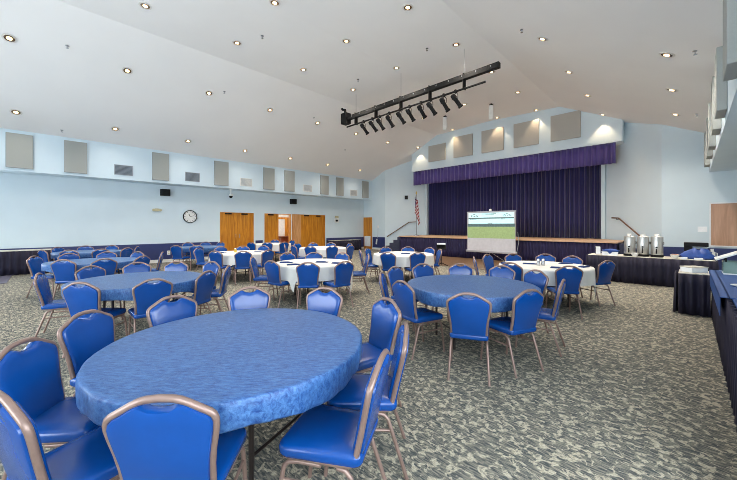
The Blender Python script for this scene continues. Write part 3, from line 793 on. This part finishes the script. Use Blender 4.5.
def make_chair():
    t = thing('banquet_chair', '', 'chair', (0, 0, 0), 0, 'blue banquet chairs')
    lean = R(12.5); cs, sn = math.cos(lean), math.sin(lean)
    def bk(x, yy, h): return (x, -.195 + yy * cs - h * sn, .45 + h * cs + yy * sn)
    def rr_outline(w0, w1, y0, y1, r, n=5):
        pts = []
        for (cx, cy, a0) in ((w1 - r, y1 - r, 0), (-(w1 - r), y1 - r, 90), (-(w0 - r * .6), y0 + r * .6, 180), (w0 - r * .6, y0 + r * .6, 270)):
            q = r if a0 < 180 else r * .6
            for k in range(n + 1):
                a = R(a0 + 90 * k / n); pts.append((cx + q * math.cos(a), cy + q * math.sin(a)))
        return pts
    ol = rr_outline(.188, .208, -.225, .215, .06)
    lev = [(.90, .402), (.97, .406), (1.0, .420), (1.0, .443), (.97, .457), (.90, .465), (.6, .471), (.25, .473)]
    MB().rings([[(x * s, .005 + (y - .005) * s, z) for x, y in ol] for s, z in lev]).build('seat', M['vinyl'], t, smooth=50)
    # backrest pad with a dip under the hand hold
    half = [(.152, -.012), (.160, .03), (.163, .09), (.170, .16), (.182, .23), (.192, .29), (.194, .325), (.188, .348), (.172, .362), (.140, .381), (.108, .402), (.088, .412), (.074, .414), (.06, .406), (.04, .393), (.0, .388)]
    out_ = half + [(-x, h) for x, h in half[-2::-1]]
    cx, ch = 0, .2
    lv = [(.93, -.026), (.985, -.022), (1.0, -.012), (1.0, .010), (.985, .021), (.94, .027), (.75, .0295), (.4, .030)]
    MB().rings([[bk(cx + (x - cx) * s, y, ch + (h - ch) * s) for x, h in out_] for s, y in lv]).build('backrest', M['vinyl'], t, smooth=50)
    fh = [(.167, -.035), (.169, .05), (.172, .12), (.182, .20), (.196, .27), (.202, .31), (.202, .335), (.196, .352), (.182, .366), (.15, .385), (.105, .412), (.078, .426), (.05, .434), (.0, .438)]
    side = [(.180, .175, .402), (.178, .06, .402), (.174, -.10, .402), (.169, -.165, .405)]
    path = side + [bk(x, 0, h) for x, h in fh] + [bk(-x, 0, h) for x, h in fh[-2::-1]] + [(-x, y, z) for x, y, z in side[::-1]]
    MB().tube(path, .0150, 8).build('back_frame', M['frame'], t, smooth=60)
    for s in (-1, 1):
        MB().tube([(s * .176, -.02, .383), (s * .178, .10, .383), (s * .180, .15, .374), (s * .183, .175, .35), (s * .186, .183, .31), (s * .197, .215, .0)], .0125, 8).build('leg', M['frame'], t, smooth=60)
        MB().tube([(s * .171, -.10, .383), (s * .172, -.145, .376), (s * .175, -.17, .35), (s * .192, -.285, .0)], .0125, 8).build('leg', M['frame'], t, smooth=60)
        MB().cyl((s * .187, .187, .285), (s * .178, -.19, .285), .009, None, 8).build('stretcher', M['frame'], t)
    MB().cyl((-.170, -.13, .395), (.170, -.13, .395), .010, None, 8).cyl((-.176, .10, .395), (.176, .10, .395), .010, None, 8).build('seat_crossbars', M['frame'], t)
    return t
CHAIR = make_chair()
first = {'c': True, 't': True}
def place_chair(x, y, face, label):
    # x, y: where the top of the back stands; face: azimuth the chair looks towards
    a = R(face)
    loc = (x + .288 * math.cos(a), y + .288 * math.sin(a), 0)
    rz = a - PI / 2
    if first['c']:
        CHAIR.location = loc; CHAIR.rotation_euler = (0, 0, rz); CHAIR['label'] = label; first['c'] = False
    else: dup(CHAIR, loc, rz, label)
def place_table(x, y, rz, label):
    if first['t']:
        TABLE.location = (x, y, 0); TABLE.rotation_euler = (0, 0, rz); TABLE['label'] = label; TABLE['group'] = 'round tables'; first['t'] = False
    else: dup(TABLE, (x, y, 0), rz, label)

# (x, y, cover, corner, table label, cover label, chairs (x, y, facing or None, label))
B = 'blue banquet chair '
TABLES = [
 (-2.22, .96, 'fit', 0, 'large round table in the foreground under a blue cover', 'blue fitted cover on the large foreground table', [
  (-2.71, -0.1, 52, B + 'at the left edge of the foreground table, seat showing under the cover'),
  (-1.93, -0.13, 109, B + 'cut off in the bottom left corner of the picture'),
  (-1.45, .31, 141, B + 'in the bottom foreground with its back straight to the camera'),
  (-1.123, 1.229, 210, B + 'right of the foreground table, nearest, side-on with its seat showing'),
  (-1.347, 1.701, 221, B + 'edge-on behind the side-on chair right of the foreground table'),
  (-1.940, 2.190, None, B + 'at the right rear of the foreground table, turned left'),
  (-2.760, 2.110, None, B + 'behind the foreground table, right of the two facing the camera'),
  (-3.350, 1.550, None, B + 'behind the foreground table with a pale glare on its back rest'),
  (-3.44, 0.84, None, B + 'behind the foreground table, left of the pale glaring one'),
  (-3.285, 0.215, 38, B + 'at the upper left of the foreground table, half hidden by the cover')]),
 (-2.12, 4.07, 'fit', 1, 'round table right of centre under a teal-blue cover', 'blue fitted cover on the table right of centre', [
  (-1.542, 2.925, None, B + 'at the front of the right-centre blue table, back to the camera'),
  (-2.457, 3.019, 76, B + 'at the front left of the right-centre blue table, seat turned right'),
  (-3.103, 3.351, None, B + 'edge-on at the left of the right-centre blue table'),
  (-3.398, 3.981, None, B + 'at the far left of the right-centre blue table, behind the edge-on one'),
  (-3.313, 4.642, None, B + 'behind the right-centre blue table, leftmost of three facing the camera'),
  (-2.865, 5.144, None, B + 'behind the right-centre blue table, palest and middle of three'),
  (-2.223, 5.363, None, B + 'behind the right-centre blue table, rightmost of three facing the camera'),
  (-1.63, 5.18, None, B + 'at the right rear of the right-centre blue table, facing left'),
  (-1.11, 4.49, 188, B + 'edge-on at the right of the right-centre blue table'),
  (-1.178, 3.545, 158, B + 'at the front right of the right-centre blue table, seat turned left')]),
 (-5.80, .99, 'fit', 2, 'round table at left under a grey-blue shining cover', 'blue fitted cover with a grey sheen on the left middle table', [
  (-5.046, 0.282, None, B + 'at the left-middle table, near side, left of two backs'),
  (-4.714, 0.948, None, B + 'at the left-middle table, near side, right of two backs'),
  (-4.990, 1.670, 215, B + 'at the right end of the left-middle table, back to the camera'),
  (-5.432, 2.146, 235, B + 'edge-on at the far right of the left-middle table'),
  (-6.265, 2.185, None, B + 'at the right rear of the left-middle table, mostly hidden'),
  (-6.752, 1.726, None, B + 'behind the left-middle table, right of two facing the camera'),
  (-7.105, 1.175, None, B + 'behind the left-middle table with a pale glaring back rest'),
  (-6.988, 0.517, None, B + 'behind the left-middle table, at its left rear facing the camera'),
  (-6.408, -0.069, 76, B + 'at the left end of the left-middle table, seat turned right')]),
 (-9.55, .78, 'fit', 3, 'round table behind the left-middle one, under a grey-blue cover', 'blue fitted cover on the table behind the left-middle one', [
  (-10.184, -0.185, None, B + 'farthest left on the carpet, by the skirted wall table'),
  (-8.700, 0.240, None, B + 'at the second table from left front, left of two backs'),
  (-8.350, 0.840, None, B + 'at the second table from left front, right of two backs'),
  (-8.550, 1.520, None, B + 'dark-backed at right end of the second table from left front'),
  (-9.485, 2.099, 250, B + 'side-on at the right of the second table from the left front'),
  (-10.111, 1.696, None, B + 'behind the second table from the left front, right rear'),
  (-10.592, 1.117, None, B + 'behind the second table from the left front, pale and in the middle'),
  (-10.627, 0.394, None, B + 'behind the second table from the left front, left rear')]),
 (-5.80, 4.10, 'drape', -61, 'round table in the middle of the hall under a white cloth', 'white pointed tablecloth on the middle table', [
  (-6.600, 3.100, 50, B + 'edge-on at the left of the white middle table, seat turned right'),
  (-5.650, 3.030, 102, B + 'at the front left of the white middle table, seat turned right'),
  (-4.900, 3.350, None, B + 'at the front of the white middle table, back straight to the camera'),
  (-4.550, 3.930, None, B + 'at the front right of the white middle table, seat turned left'),
  (-5.356, 5.354, 232, B + 'side-on at the right of the white middle table'),
  (-6.086, 5.186, None, B + 'behind the white middle table, rightmost of three'),
  (-6.667, 4.741, None, B + 'behind the white middle table, palest of three'),
  (-7.071, 4.219, None, B + 'behind the white middle table, leftmost of three')]),
 (-2.10, 7.10, 'drape', -75, 'round table near the coffee urns under a white cloth', 'white tablecloth on the table near the coffee urns', [
  (-3.300, 6.490, None, B + 'at the left of the table by the urns, nearer of two'),
  (-3.360, 7.250, None, B + 'at the left of the table by the urns, farther of two'),
  (-3.000, 7.840, None, B + 'behind the table by the urns, left one in front of the stage'),
  (-2.430, 8.330, None, B + 'behind the table by the urns, right one in front of the stage'),
  (-1.84, 8.19, None, B + 'right rear of the table by the urns, beside the skirted table'),
  (-1.13, 7.6, 152, B + 'side-on at the right end of the table by the urns'),
  (-1.420, 6.100, None, B + 'in front of the table by the urns, right of two backs'),
  (-2.300, 5.920, None, B + 'in front of the table by the urns, left of two backs')]),
 (-5.80, 7.20, 'drape', -52, 'round table near the left end of the stage under a white cloth', 'white tablecloth on the table near the flag', [
  (-6.550, 6.200, None, B + 'dark-backed at near left of the table before the flag'),
  (-6.860, 6.800, None, B + 'at the left of the table before the flag, beyond the dark-backed one'),
  (-6.817, 7.569, None, B + 'behind the table before the flag, left of two'),
  (-6.373, 8.158, None, B + 'behind the table before the flag, right of two'),
  (-5.666, 8.336, None, B + 'at the right rear of the table before the flag'),
  (-5.073, 7.967, 228, B + 'side-on right of the table before the flag, near music stand'),
  (-4.830, 6.580, None, B + 'in front of the table before the flag, right of two backs'),
  (-5.370, 6.050, None, B + 'in front of the table before the flag, left of two backs')]),
 (-13.20, .95, 'fit', 4, 'round table by the left wall next to the black skirted table', 'blue fitted cover on the table beside the black skirted table', [
  (-12.700, -0.070, None, B + 'at the wall-side table, in front of the black skirting at far left'),
  (-12.067, 0.452, None, B + 'at the wall-side table near the black skirting, left of the near backs'),
  (-11.952, 1.131, None, B + 'at the wall-side table near the black skirting, middle of the near backs'),
  (-12.124, 1.760, None, B + 'at the wall-side table near the black skirting, right of the near backs'),
  (-12.677, 2.107, None, B + 'at the right end of the wall-side table near the black skirting'),
  (-14.040, 1.622, None, B + 'against the left wall behind the first wall-side table, right of three'),
  (-14.318, 0.943, None, B + 'against the left wall behind the first wall-side table, middle of three'),
  (-14.032, 0.265, None, B + 'against the left wall behind the first wall-side table, left of three')]),
 (-13.20, 4.10, 'fit', 5, 'round table by the left wall under the clock', 'blue fitted cover on the table under the clock', [
  (-12.368, 3.126, None, B + 'at the table under the clock, left of two dark backs'),
  (-11.952, 3.644, None, B + 'at the table under the clock, right of two dark backs'),
  (-14.298, 4.038, None, B + 'against the left wall behind the table under the clock, left one'),
  (-14.272, 4.711, None, B + 'against the left wall behind the table under the clock, middle one'),
  (-13.730, 5.130, None, B + 'behind the table under the clock, right one nearest the double doors')]),
 (-9.50, 4.10, 'drape', 75, 'round table before the closed double doors under a white cloth', 'white tablecloth on the table before the closed double doors', [
  (-10.430, 3.220, 35, B + 'edge-on at the left of the table before the double doors'),
  (-8.940, 3.180, None, B + 'at the front left of the table before the double doors'),
  (-8.300, 3.660, None, B + 'at the front of the table before the double doors'),
  (-8.270, 4.360, None, B + 'at the right of the table before the double doors, dark back'),
  (-10.160, 5.190, None, B + 'at the right rear of the table before the double doors'),
  (-10.484, 4.611, None, B + 'behind the table before the double doors, pale and centred'),
  (-10.736, 3.989, None, B + 'behind the table before the double doors, left rear')]),
 (-13.20, 7.10, 'drape', 10, 'small-looking far round table by the open doorway, white cloth', 'white tablecloth on the far table by the open doorway', [
  (-12.669, 5.904, None, B + 'at the far table by the doorway, dark, leftmost'),
  (-12.218, 6.385, None, B + 'at the far table by the doorway, dark, second from left'),
  (-11.933, 7.001, None, B + 'at the far table by the doorway, near side with back showing'),
  (-13.300, 8.240, None, B + 'at the far table by the doorway, before the pale door leaf'),
  (-14.300, 7.880, None, B + 'at the far table by the doorway, behind it under the opening')]),
 (-9.50, 7.15, 'drape', -42, 'far round table before the wide wooden doors, white cloth', 'white tablecloth on the far table before the wide wooden doors', [
  (-10.220, 6.001, None, B + 'edge-on at the left of the far table before the wide doors'),
  (-9.579, 5.957, None, B + 'slanting at the front left of the far table before the wide doors'),
  (-8.921, 6.188, None, B + 'in front of the far table before the wide doors, left back'),
  (-8.483, 6.777, None, B + 'in front of the far table before the wide doors, right back'),
  (-8.237, 7.387, None, B + 'right end of the far table before the wide doors, dark-backed'),
  (-9.300, 8.300, None, B + 'at the right rear of the far table before the wide doors'),
  (-10.120, 8.020, None, B + 'behind the far table before the wide doors, pale, right of centre'),
  (-10.614, 7.499, None, B + 'behind the far table before the wide doors, left of centre'),
  (-10.806, 6.881, None, B + 'behind the far table before the wide doors, leftmost and dark')]),
]
for i, (tx, ty, kind, cor, tl, cl_, chs) in enumerate(TABLES):
    place_table(tx, ty, R(20 + 37 * i), tl)
    if kind == 'fit':
        o = fitted_mesh(i).build('fitted_tablecloth', M['cover'], smooth=60, loc=(tx, ty, 0)); grp = 'blue fitted table covers'
        o.rotation_euler = (0, 0, R(45 + 53 * i))
    else:
        o = draped_mesh(i, R(cor), [math.atan2(y + .288 * math.sin(f) - ty, x + .288 * math.cos(f) - tx) for x, y, f in
                 [(c_[0], c_[1], R(c_[2]) if c_[2] is not None else math.atan2(ty - c_[1], tx - c_[0])) for c_ in chs]]).build('draped_tablecloth', M['cloth_white'], smooth=70, loc=(tx, ty, 0)); grp = 'white draped tablecloths'
    tag(o, cl_, 'tablecloth', grp)
    for (x, y, fa, lab) in chs:
        if fa is None: fa = math.degrees(math.atan2(ty - y, tx - x))
        place_chair(x, y, fa, lab)

# things lying on the white tables
def napkin_mesh():
    b = MB()
    b.prism([(-.13, -.05, 0), (.13, -.06, 0), (.14, .05, 0), (-.12, .06, 0)], (0, 0, .012))
    b.prism([(-.12, -.04, .012), (.11, -.05, .012), (.05, .045, .012), (-.11, .05, .012)], (0, 0, .012))
    return b
NP0 = None
def napkin(x, y, rz, lab, tilt=0, z=.7585):
    global NP0
    if NP0 is None:
        NP0 = napkin_mesh().build('folded_napkin', M['napkin'], bevel=.004, loc=(x, y, z)); o = NP0
        tag(o, lab, 'napkin', 'dark blue napkins')
    else:
        o = NP0.copy(); COL.objects.link(o); o.location = (x, y, z); o['label'] = lab
    o.rotation_euler = (0, 0, R(rz))
napkin(-6.10, 3.62, 50, 'dark blue folded napkin on the white middle table, leftmost')
napkin(-5.66, 3.52, 70, 'dark blue folded napkin on the white middle table, second from left, nearest')
napkin(-5.62, 4.20, 45, 'dark blue folded napkin on the white middle table, long, near its centre')
napkin(-5.20, 4.30, 20, 'dark blue folded napkin on the white middle table, rightmost')
napkin(-1.75, 6.72, 20, 'dark blue folded napkin on the table by the urns, nearest the camera')
napkin(-1.85, 7.62, 60, 'dark blue folded napkin on the table by the urns, right rear')
napkin(-1.45, 7.25, 80, 'dark blue folded napkin at the right rim of the table by the urns')
napkin(-2.72, 6.80, 50, 'dark blue folded napkin at the left of the table by the urns')
napkin(-2.35, 7.02, 30, 'dark blue folded napkin beside the silver shaker')
napkin(-6.28, 6.88, 45, 'dark blue folded napkin at the left of the table before the flag')
napkin(-5.72, 7.20, 45, 'dark blue folded napkin in the middle of the table before the flag')
napkin(-5.50, 7.55, 45, 'dark blue folded napkin at the right of the table before the flag')
napkin(-9.65, 3.60, 45, 'dark blue folded napkin at the left of the table before the double doors')
napkin(-9.15, 4.50, 45, 'dark blue folded napkin at the right of the table before the double doors')
def shaker(x, y, lab, m='silver'):
    t = thing('table_shaker', lab, 'shaker', (x, y, .7585), 0, 'shakers on the tables')
    MB().lathe([(.035, 0), (.038, .02), (.03, .08), (.032, .10)], 16).build('body', M[m], t)
    MB().lathe([(.033, .10), (.03, .125), (.012, .135)], 16).build('cap', M['silver'], t)
shaker(-2.15, 6.92, 'silver shaker on the table by the urns, left of a pair'); shaker(-2.08, 6.98, 'silver shaker on the table by the urns, right of a pair')
shaker(-9.55, 3.98, 'small yellow shaker on the table before the double doors', 'yellow')
tag(MB().bx(-.15, .15, -.11, .11, 0, .004).build('place_card', M['paper'], smooth=0, loc=(-2.28, 7.45, .7585)), 'flat white card on the table by the urns', 'card')
tag(MB().bx(-.15, .15, -.11, .11, 0, .004).build('place_card', M['paper'], smooth=0, loc=(-5.95, 4.15, .7585)), 'flat white card on the white middle table', 'card')

# ------------------------------------------------------------------ skirted tables
def skirted(name, label, x0, x1, y0, y1, h, top, sides, group='skirted tables', topcat='table'):
    cx, cy = (x0 + x1) / 2, (y0 + y1) / 2
    t = thing(name, label, 'table', (cx, cy, 0), 0, group)
    X, Y = (x1 - x0) / 2, (y1 - y0) / 2
    MB().bx(-X, X, -Y, Y, h - .03, h).build('tabletop', top, t, bevel=.006)
    for sx_ in (-1, 1):
        for sy_ in (-1, 1):
            MB().cyl((sx_ * (X - .12), sy_ * (Y - .1), 0), (sx_ * (X - .12), sy_ * (Y - .1), h - .03), .015, None, 8).build('leg', M['leg_dark'], t)
    for s in sides:
        if s in 'ns':
            y = (Y + .004) * (1 if s == 'n' else -1); L0 = 2 * X; base = lambda u, o_, z: (-X + L0 * u, y + o_ * (1 if s == 'n' else -1), z)
        else:
            x = (X + .004) * (1 if s == 'e' else -1); L0 = 2 * Y; base = lambda u, o_, z: (x + o_ * (1 if s == 'e' else -1), -Y + L0 * u, z)
        n = max(3, int(L0 / .16)); ph = [random.uniform(-1, 1) for _ in range(n + 3)]
        def fn(u, v):
            k = u * n; i = int(k); p_ = ph[i] + (ph[i + 1] - ph[i]) * (k - i)
            return base(u, .034 * (1 + .7 * (1 - v)) * (1 + math.sin(2 * PI * k + p_)) * .6, .012 + (h - .022) * v)
        MB().grid(fn, n * 8, 3).build('skirting', M['skirt'], t, smooth=80, solid=.005)
    return t
skirted('skirted_table', 'long black-skirted table with a pale top along the left wall', -15.72, -14.97, -4.6, .15, .76, M['beige_top'], 'en')
skirted('skirted_table', 'dark skirted table with a pale top in the far left corner', -15.72, -15.1, 12.2, 14.4, .66, M['beige_top'], 'esn')
skirted('skirted_table', 'dark-skirted table carrying the coffee urns', -2.12, .40, 11.1, 11.86, .72, M['beige_top'], 'swe')
skirted('skirted_table', 'small dark-skirted table with a white box at right', -.165, .225, 7.9, 8.5, .72, M['beige_top'], 'sw')
st_ = skirted('skirted_table', 'blue-topped skirted buffet table running out at the right edge', .31, 1.08, 2.6, 8.3, .76, M['table_cloth_blue'], 'wn')
# blue runner hanging over the front of the buffet table, as far as its cut end
ro = MB().bx(-.41, .30, -.0, 3.1, .761, .768).bx(-.478, -.473, .0, 3.1, .56, .768).bx(-.478, -.40, 0, 3.1, .762, .768)
ro = ro.build('blue_overlay', M['table_cloth_blue'], smooth=0, loc=(.695, 5.2, 0)); tag(ro, 'blue cloth laid over the buffet table at right', 'tablecloth')

# coffee service
URN = None
def urn(x, y, lab):
    global URN
    if URN: return dup(URN, (x, y, .72), None, lab)
    t = URN = thing('coffee_urn', lab, 'coffee urn', (x, y, .72), 0, 'steel coffee urns')
    MB().lathe([(.125, 0), (.135, .015), (.135, .05), (.128, .06)], 28).build('base', M['black'], t)
    MB().lathe([(.122, .06), (.126, .07), (.126, .50), (.122, .51)], 32).build('body', M['steel'], t)
    MB().lathe([(.128, .51), (.128, .525), (.10, .545), (.04, .55)], 28).build('lid', M['steel'], t)
    MB().lathe([(.055, .548), (.055, .60), (.045, .605)], 14).build('lid_knob', M['white_plastic'], t)
    for s in (-1, 1):
        MB().tube([(s * .12, .02, .40), (s * .134, .02, .39), (s * .134, .02, .34), (s * .12, .02, .33)], .007, 6).build('handle', M['black'], t)
    MB().tube([(0, -.13, .16), (0, -.19, .16), (0, -.20, .10)], .016, 8).bx(-.012, .012, -.20, -.17, .17, .23).build('tap', M['black'], t)
    MB().cyl((0, -.132, .26), (0, -.138, .26), .022).build('gauge', M['black'], t)
    return t
urn(-1.21, 11.42, 'steel coffee urn with black tap on the skirted table, left of three')
urn(-.925, 11.42, 'steel coffee urn with black tap on the skirted table, middle of three')
urn(-.645, 11.42, 'steel coffee urn with black tap on the skirted table, right of three')
def bowl(x, y, lab, m, fill=None):
    t = thing('serving_bowl', lab, 'bowl', (x, y, .72), 0, 'white bowls by the urns')
    MB().lathe([(.04, 0), (.05, .012), (.085, .08), (.09, .095), (.082, .095), (.045, .02)], 24).build('bowl', m, t)
    if fill:
        b = MB(); rnd = random.Random(4)
        for k in range(18):
            a = rnd.uniform(0, 6.28); r = rnd.uniform(0, .055)
            b.box((r * math.cos(a), r * math.sin(a), .088 + rnd.uniform(0, .02)), (.05, .035, .008), rnd.uniform(0, 3), rnd.uniform(-.4, .4))
        o = b.build('sugar_packets', fill, t, smooth=0); o['kind'] = 'stuff'
bowl(-1.08, 11.22, 'white bowl in front of the left coffee urn', M['white_plastic'])
bowl(-.30, 11.25, 'white bowl of pinkish packets right of the coffee urns', M['white_plastic'], mat('pink_packets', (206, 160, 140), .7))
t = thing('napkin_holder', 'small grey upright napkin holder at the left end of the urn table', 'napkin holder', (-1.93, 11.4, .72), R(15))
MB().bx(-.06, .06, -.07, .07, 0, .012).bx(-.06, -.052, -.07, .07, .012, .2).bx(.052, .06, -.07, .07, .012, .2).build('holder', M['silver'], t, smooth=0)
MB().bx(-.05, .05, -.06, .06, .013, .22).build('napkins', M['paper'], t, smooth=0)
t = thing('serving_basket', 'blue-lined basket with a white cloth corner left of the urns', 'basket', (-1.62, 11.38, .72))
MB().lathe([(.13, 0), (.14, .01), (.20, .12), (.205, .14), (.19, .14), (.13, .02)], 24).build('basket', M['bluebag'], t)
MB().prism([(-.19, -.205, .10), (-.06, -.205, .10), (.0, -.18, .03), (.06, -.205, .10), (.19, -.205, .10), (.17, -.2, .0), (-.17, -.2, .0)], (0, .012, 0)).build('white_liner', M['paper'], t, smooth=0)
MB().lathe([(.185, .115), (.12, .16), (.03, .175)], 20).build('blue_napkin_fill', M['bluebag'], t)
for x, y, s, lab in ((-.13, 11.155, (.12, .10, .05), 'small white carton on the urn table, left of two'), (.12, 11.155, (.15, .10, .045), 'small white carton on the urn table, right of two')):
    tag(MB().box((0, 0, s[2] / 2), s).build('small_carton', M['paper'], bevel=.004, loc=(x, y, .72)), lab, 'carton', 'white cartons on the urn table')
t = thing('coffee_maker', 'black coffee machine behind the blue bag at right', 'coffee maker', (.02, 11.69, .72))
MB().bx(-.16, .0, -.12, .12, 0, .30).build('body', M['black'], t, bevel=.01)
MB().bx(-.16, .28, -.13, .13, .30, .40).build('head', M['black'], t, bevel=.012)
MB().bx(.03, .26, -.10, .10, .24, .285).build('filter_basket', M['vent'], t, bevel=.01)
def bagp():
    b = MB(); rs = []; rnd = random.Random(3)
    for i, (s, z) in enumerate(((.75, 0), (1.0, .03), (1.02, .08), (.86, .15), (.55, .21), (.2, .235))):
        rs.append([(.27 * s * math.cos(2 * PI * k / 28) * (1 + .22 * math.sin(3 * 2 * PI * k / 28 + 1.9 * i) + .1 * math.sin(7 * 2 * PI * k / 28 + i)), .12 * s * math.sin(2 * PI * k / 28) * (1 + .2 * math.sin(5 * 2 * PI * k / 28 + i * 1.3)), z * (1 + .18 * math.sin(2 * PI * k / 28 * 2 + 1))) for k in range(28)])
    return b.rings(rs)
tag(bagp().build('plastic_bag', M['bluebag'], smooth=70, loc=(.12, 11.39, .72)), 'crumpled blue plastic bag lying on the urn table', 'bag')
t = thing('milk_jug', 'white plastic jug at the right end of the urn table', 'jug', (.362, 11.68, .72))
MB().lathe([(.05, 0), (.055, .02), (.055, .15), (.03, .20), (.025, .23)], 18).build('body', M['white_plastic'], t)
MB().lathe([(.03, .23), (.03, .25)], 14).build('cap', M['white_plastic'], t)
MB().tube([(.05, 0, .16), (.085, 0, .15), (.085, 0, .07), (.052, 0, .06)], .010, 6).build('handle', M['white_plastic'], t)
t = thing('storage_box', 'white flat box on the small skirted table', 'box', (0.03, 8.18, .72), R(45))
MB().bx(-.14, .14, -.11, .11, 0, .08).build('body', M['paper'], t, bevel=.006)
MB().bx(-.145, .145, -.115, .115, .08, .1).build('lid', M['beige_top'], t, bevel=.004)
t = thing('display_case', 'clear greenish case with a slanted white-edged lid on the buffet table', 'food case', (.62, 7.85, .768))
MB().bx(-.26, .26, -.2, .2, 0, .02).build('tray', M['white_plastic'], t, smooth=0)
MB().bx(-.26, .26, .19, .2, .02, .2).bx(-.26, .26, -.2, -.19, .02, .2).bx(-.26, -.25, -.19, .19, .02, .2).bx(.25, .26, -.19, .19, .02, .2).build('glass_sides', M['glassgreen'], t, smooth=0)
MB().box((-.05, 0, .37), (.66, .44, .025), ry=R(-26)).build('lid', M['white_plastic'], t, bevel=.005)
MB().bx(.2, .24, -.19, -.17, .2, .48).bx(.2, .24, .17, .19, .2, .48).bx(-.24, -.22, .17, .19, .2, .26).bx(-.24, -.22, -.19, -.17, .2, .26).build('lid_struts', M['black'], t, smooth=0)
MB().bx(-.2, .2, -.15, .15, .021, .09).build('contents', M['brownpaper'], t, bevel=.02)
PLT = None
for k, (x, y, z) in enumerate(((.47, 6.25, .768), (.52, 5.75, .768))):
    lab = 'white oval plate on the blue buffet cloth, %s' % ('far one' if k == 0 else 'near one')
    o = MB().lathe([(.07, 0), (.08, .006), (.115, .016), (.12, .02), (.07, .009)], 24).build('serving_plate', M['white_plastic'], loc=(x, y, z)); tag(o, lab, 'plate', 'plates on the buffet')
# board and card on the front right wall
t = thing('notice_board', 'brown notice board in a white frame on the right front wall', 'notice board', (.79, YF, .86))
MB().bx(-.375, -.345, -.035, -.001, 0, 1.44).bx(.31, .37, -.035, -.001, 0, 1.44).bx(-.345, .31, -.035, -.001, 1.40, 1.44).bx(-.345, .31, -.035, -.001, 0, .05).build('frame', M['corkframe'], t, smooth=0)
MB().bx(-.345, .31, -.02, -.001, .05, 1.40).build('board', M['board'], t, smooth=0)
tag(MB().bx(-.11, .11, -.010, 0, -.09, .09).build('wall_card', M['paper'], smooth=0, loc=(.255, YF - .001, 1.43)), 'white card on the wall left of the brown board', 'card')

# ------------------------------------------------------------------ light and camera
W = bpy.data.worlds.new('daylight'); SC.world = W; W.use_nodes = True
bg = W.node_tree.nodes['Background']; bg.inputs[0].default_value = (.92, .96, 1, 1); bg.inputs[1].default_value = 13
for i, (a, b) in enumerate(WX):
    ld = bpy.data.lights.new('window_portal', 'AREA'); ld.shape = 'RECTANGLE'; ld.size = b - a; ld.size_y = WZ1 - WZ0; ld.cycles.is_portal = True
    lo = bpy.data.objects.new('window_portal', ld); COL.objects.link(lo); lo.location = ((a + b) / 2, YB - .16, (WZ0 + WZ1) / 2); lo.rotation_euler = (R(90), 0, 0)
for (a, b) in WY:
    ld = bpy.data.lights.new('window_portal', 'AREA'); ld.shape = 'RECTANGLE'; ld.size = RZ1 - RZ0; ld.size_y = b - a; ld.cycles.is_portal = True
    lo = bpy.data.objects.new('window_portal', ld); COL.objects.link(lo); lo.location = (XR + .16, (a + b) / 2, (RZ0 + RZ1) / 2); lo.rotation_euler = (0, R(90), 0)
ld = bpy.data.lights.new('window_portal', 'AREA'); ld.shape = 'RECTANGLE'; ld.size = 2.15; ld.size_y = 3.8; ld.cycles.is_portal = True  # portal of the added left window
lo = bpy.data.objects.new('window_portal', ld); COL.objects.link(lo); lo.location = (XL - .16, -3.8, 2.02); lo.rotation_euler = (0, R(-90), 0)
ll = bpy.data.lights.new('lobby_lamp', 'POINT'); ll.energy = 90; ll.shadow_soft_size = .2; ll.color = (1, .96, .92)
lo = bpy.data.objects.new('lobby_lamp', ll); COL.objects.link(lo); lo.location = (-17.2, 9.4, 2.4)

cam = bpy.data.cameras.new('camera'); co = bpy.data.objects.new('camera', cam); COL.objects.link(co)
co.location = (0, 0, 1.54); co.rotation_euler = (R(90), 0, R(45))
cam.sensor_width = 36; cam.lens = 36 * 323 / 737; cam.shift_y = -14 / 737
cam.clip_start = .05
SC.camera = co
vs = SC.view_settings
SC.display_settings.display_device = 'sRGB'
vs.view_transform = 'Standard'; vs.look = 'None'; vs.gamma = 1; vs.exposure = .17; vs.use_curve_mapping = False
SC.cycles.use_denoising = True
SC.cycles.filter_width = .9
SC.cycles.max_bounces = 10; SC.cycles.diffuse_bounces = 6
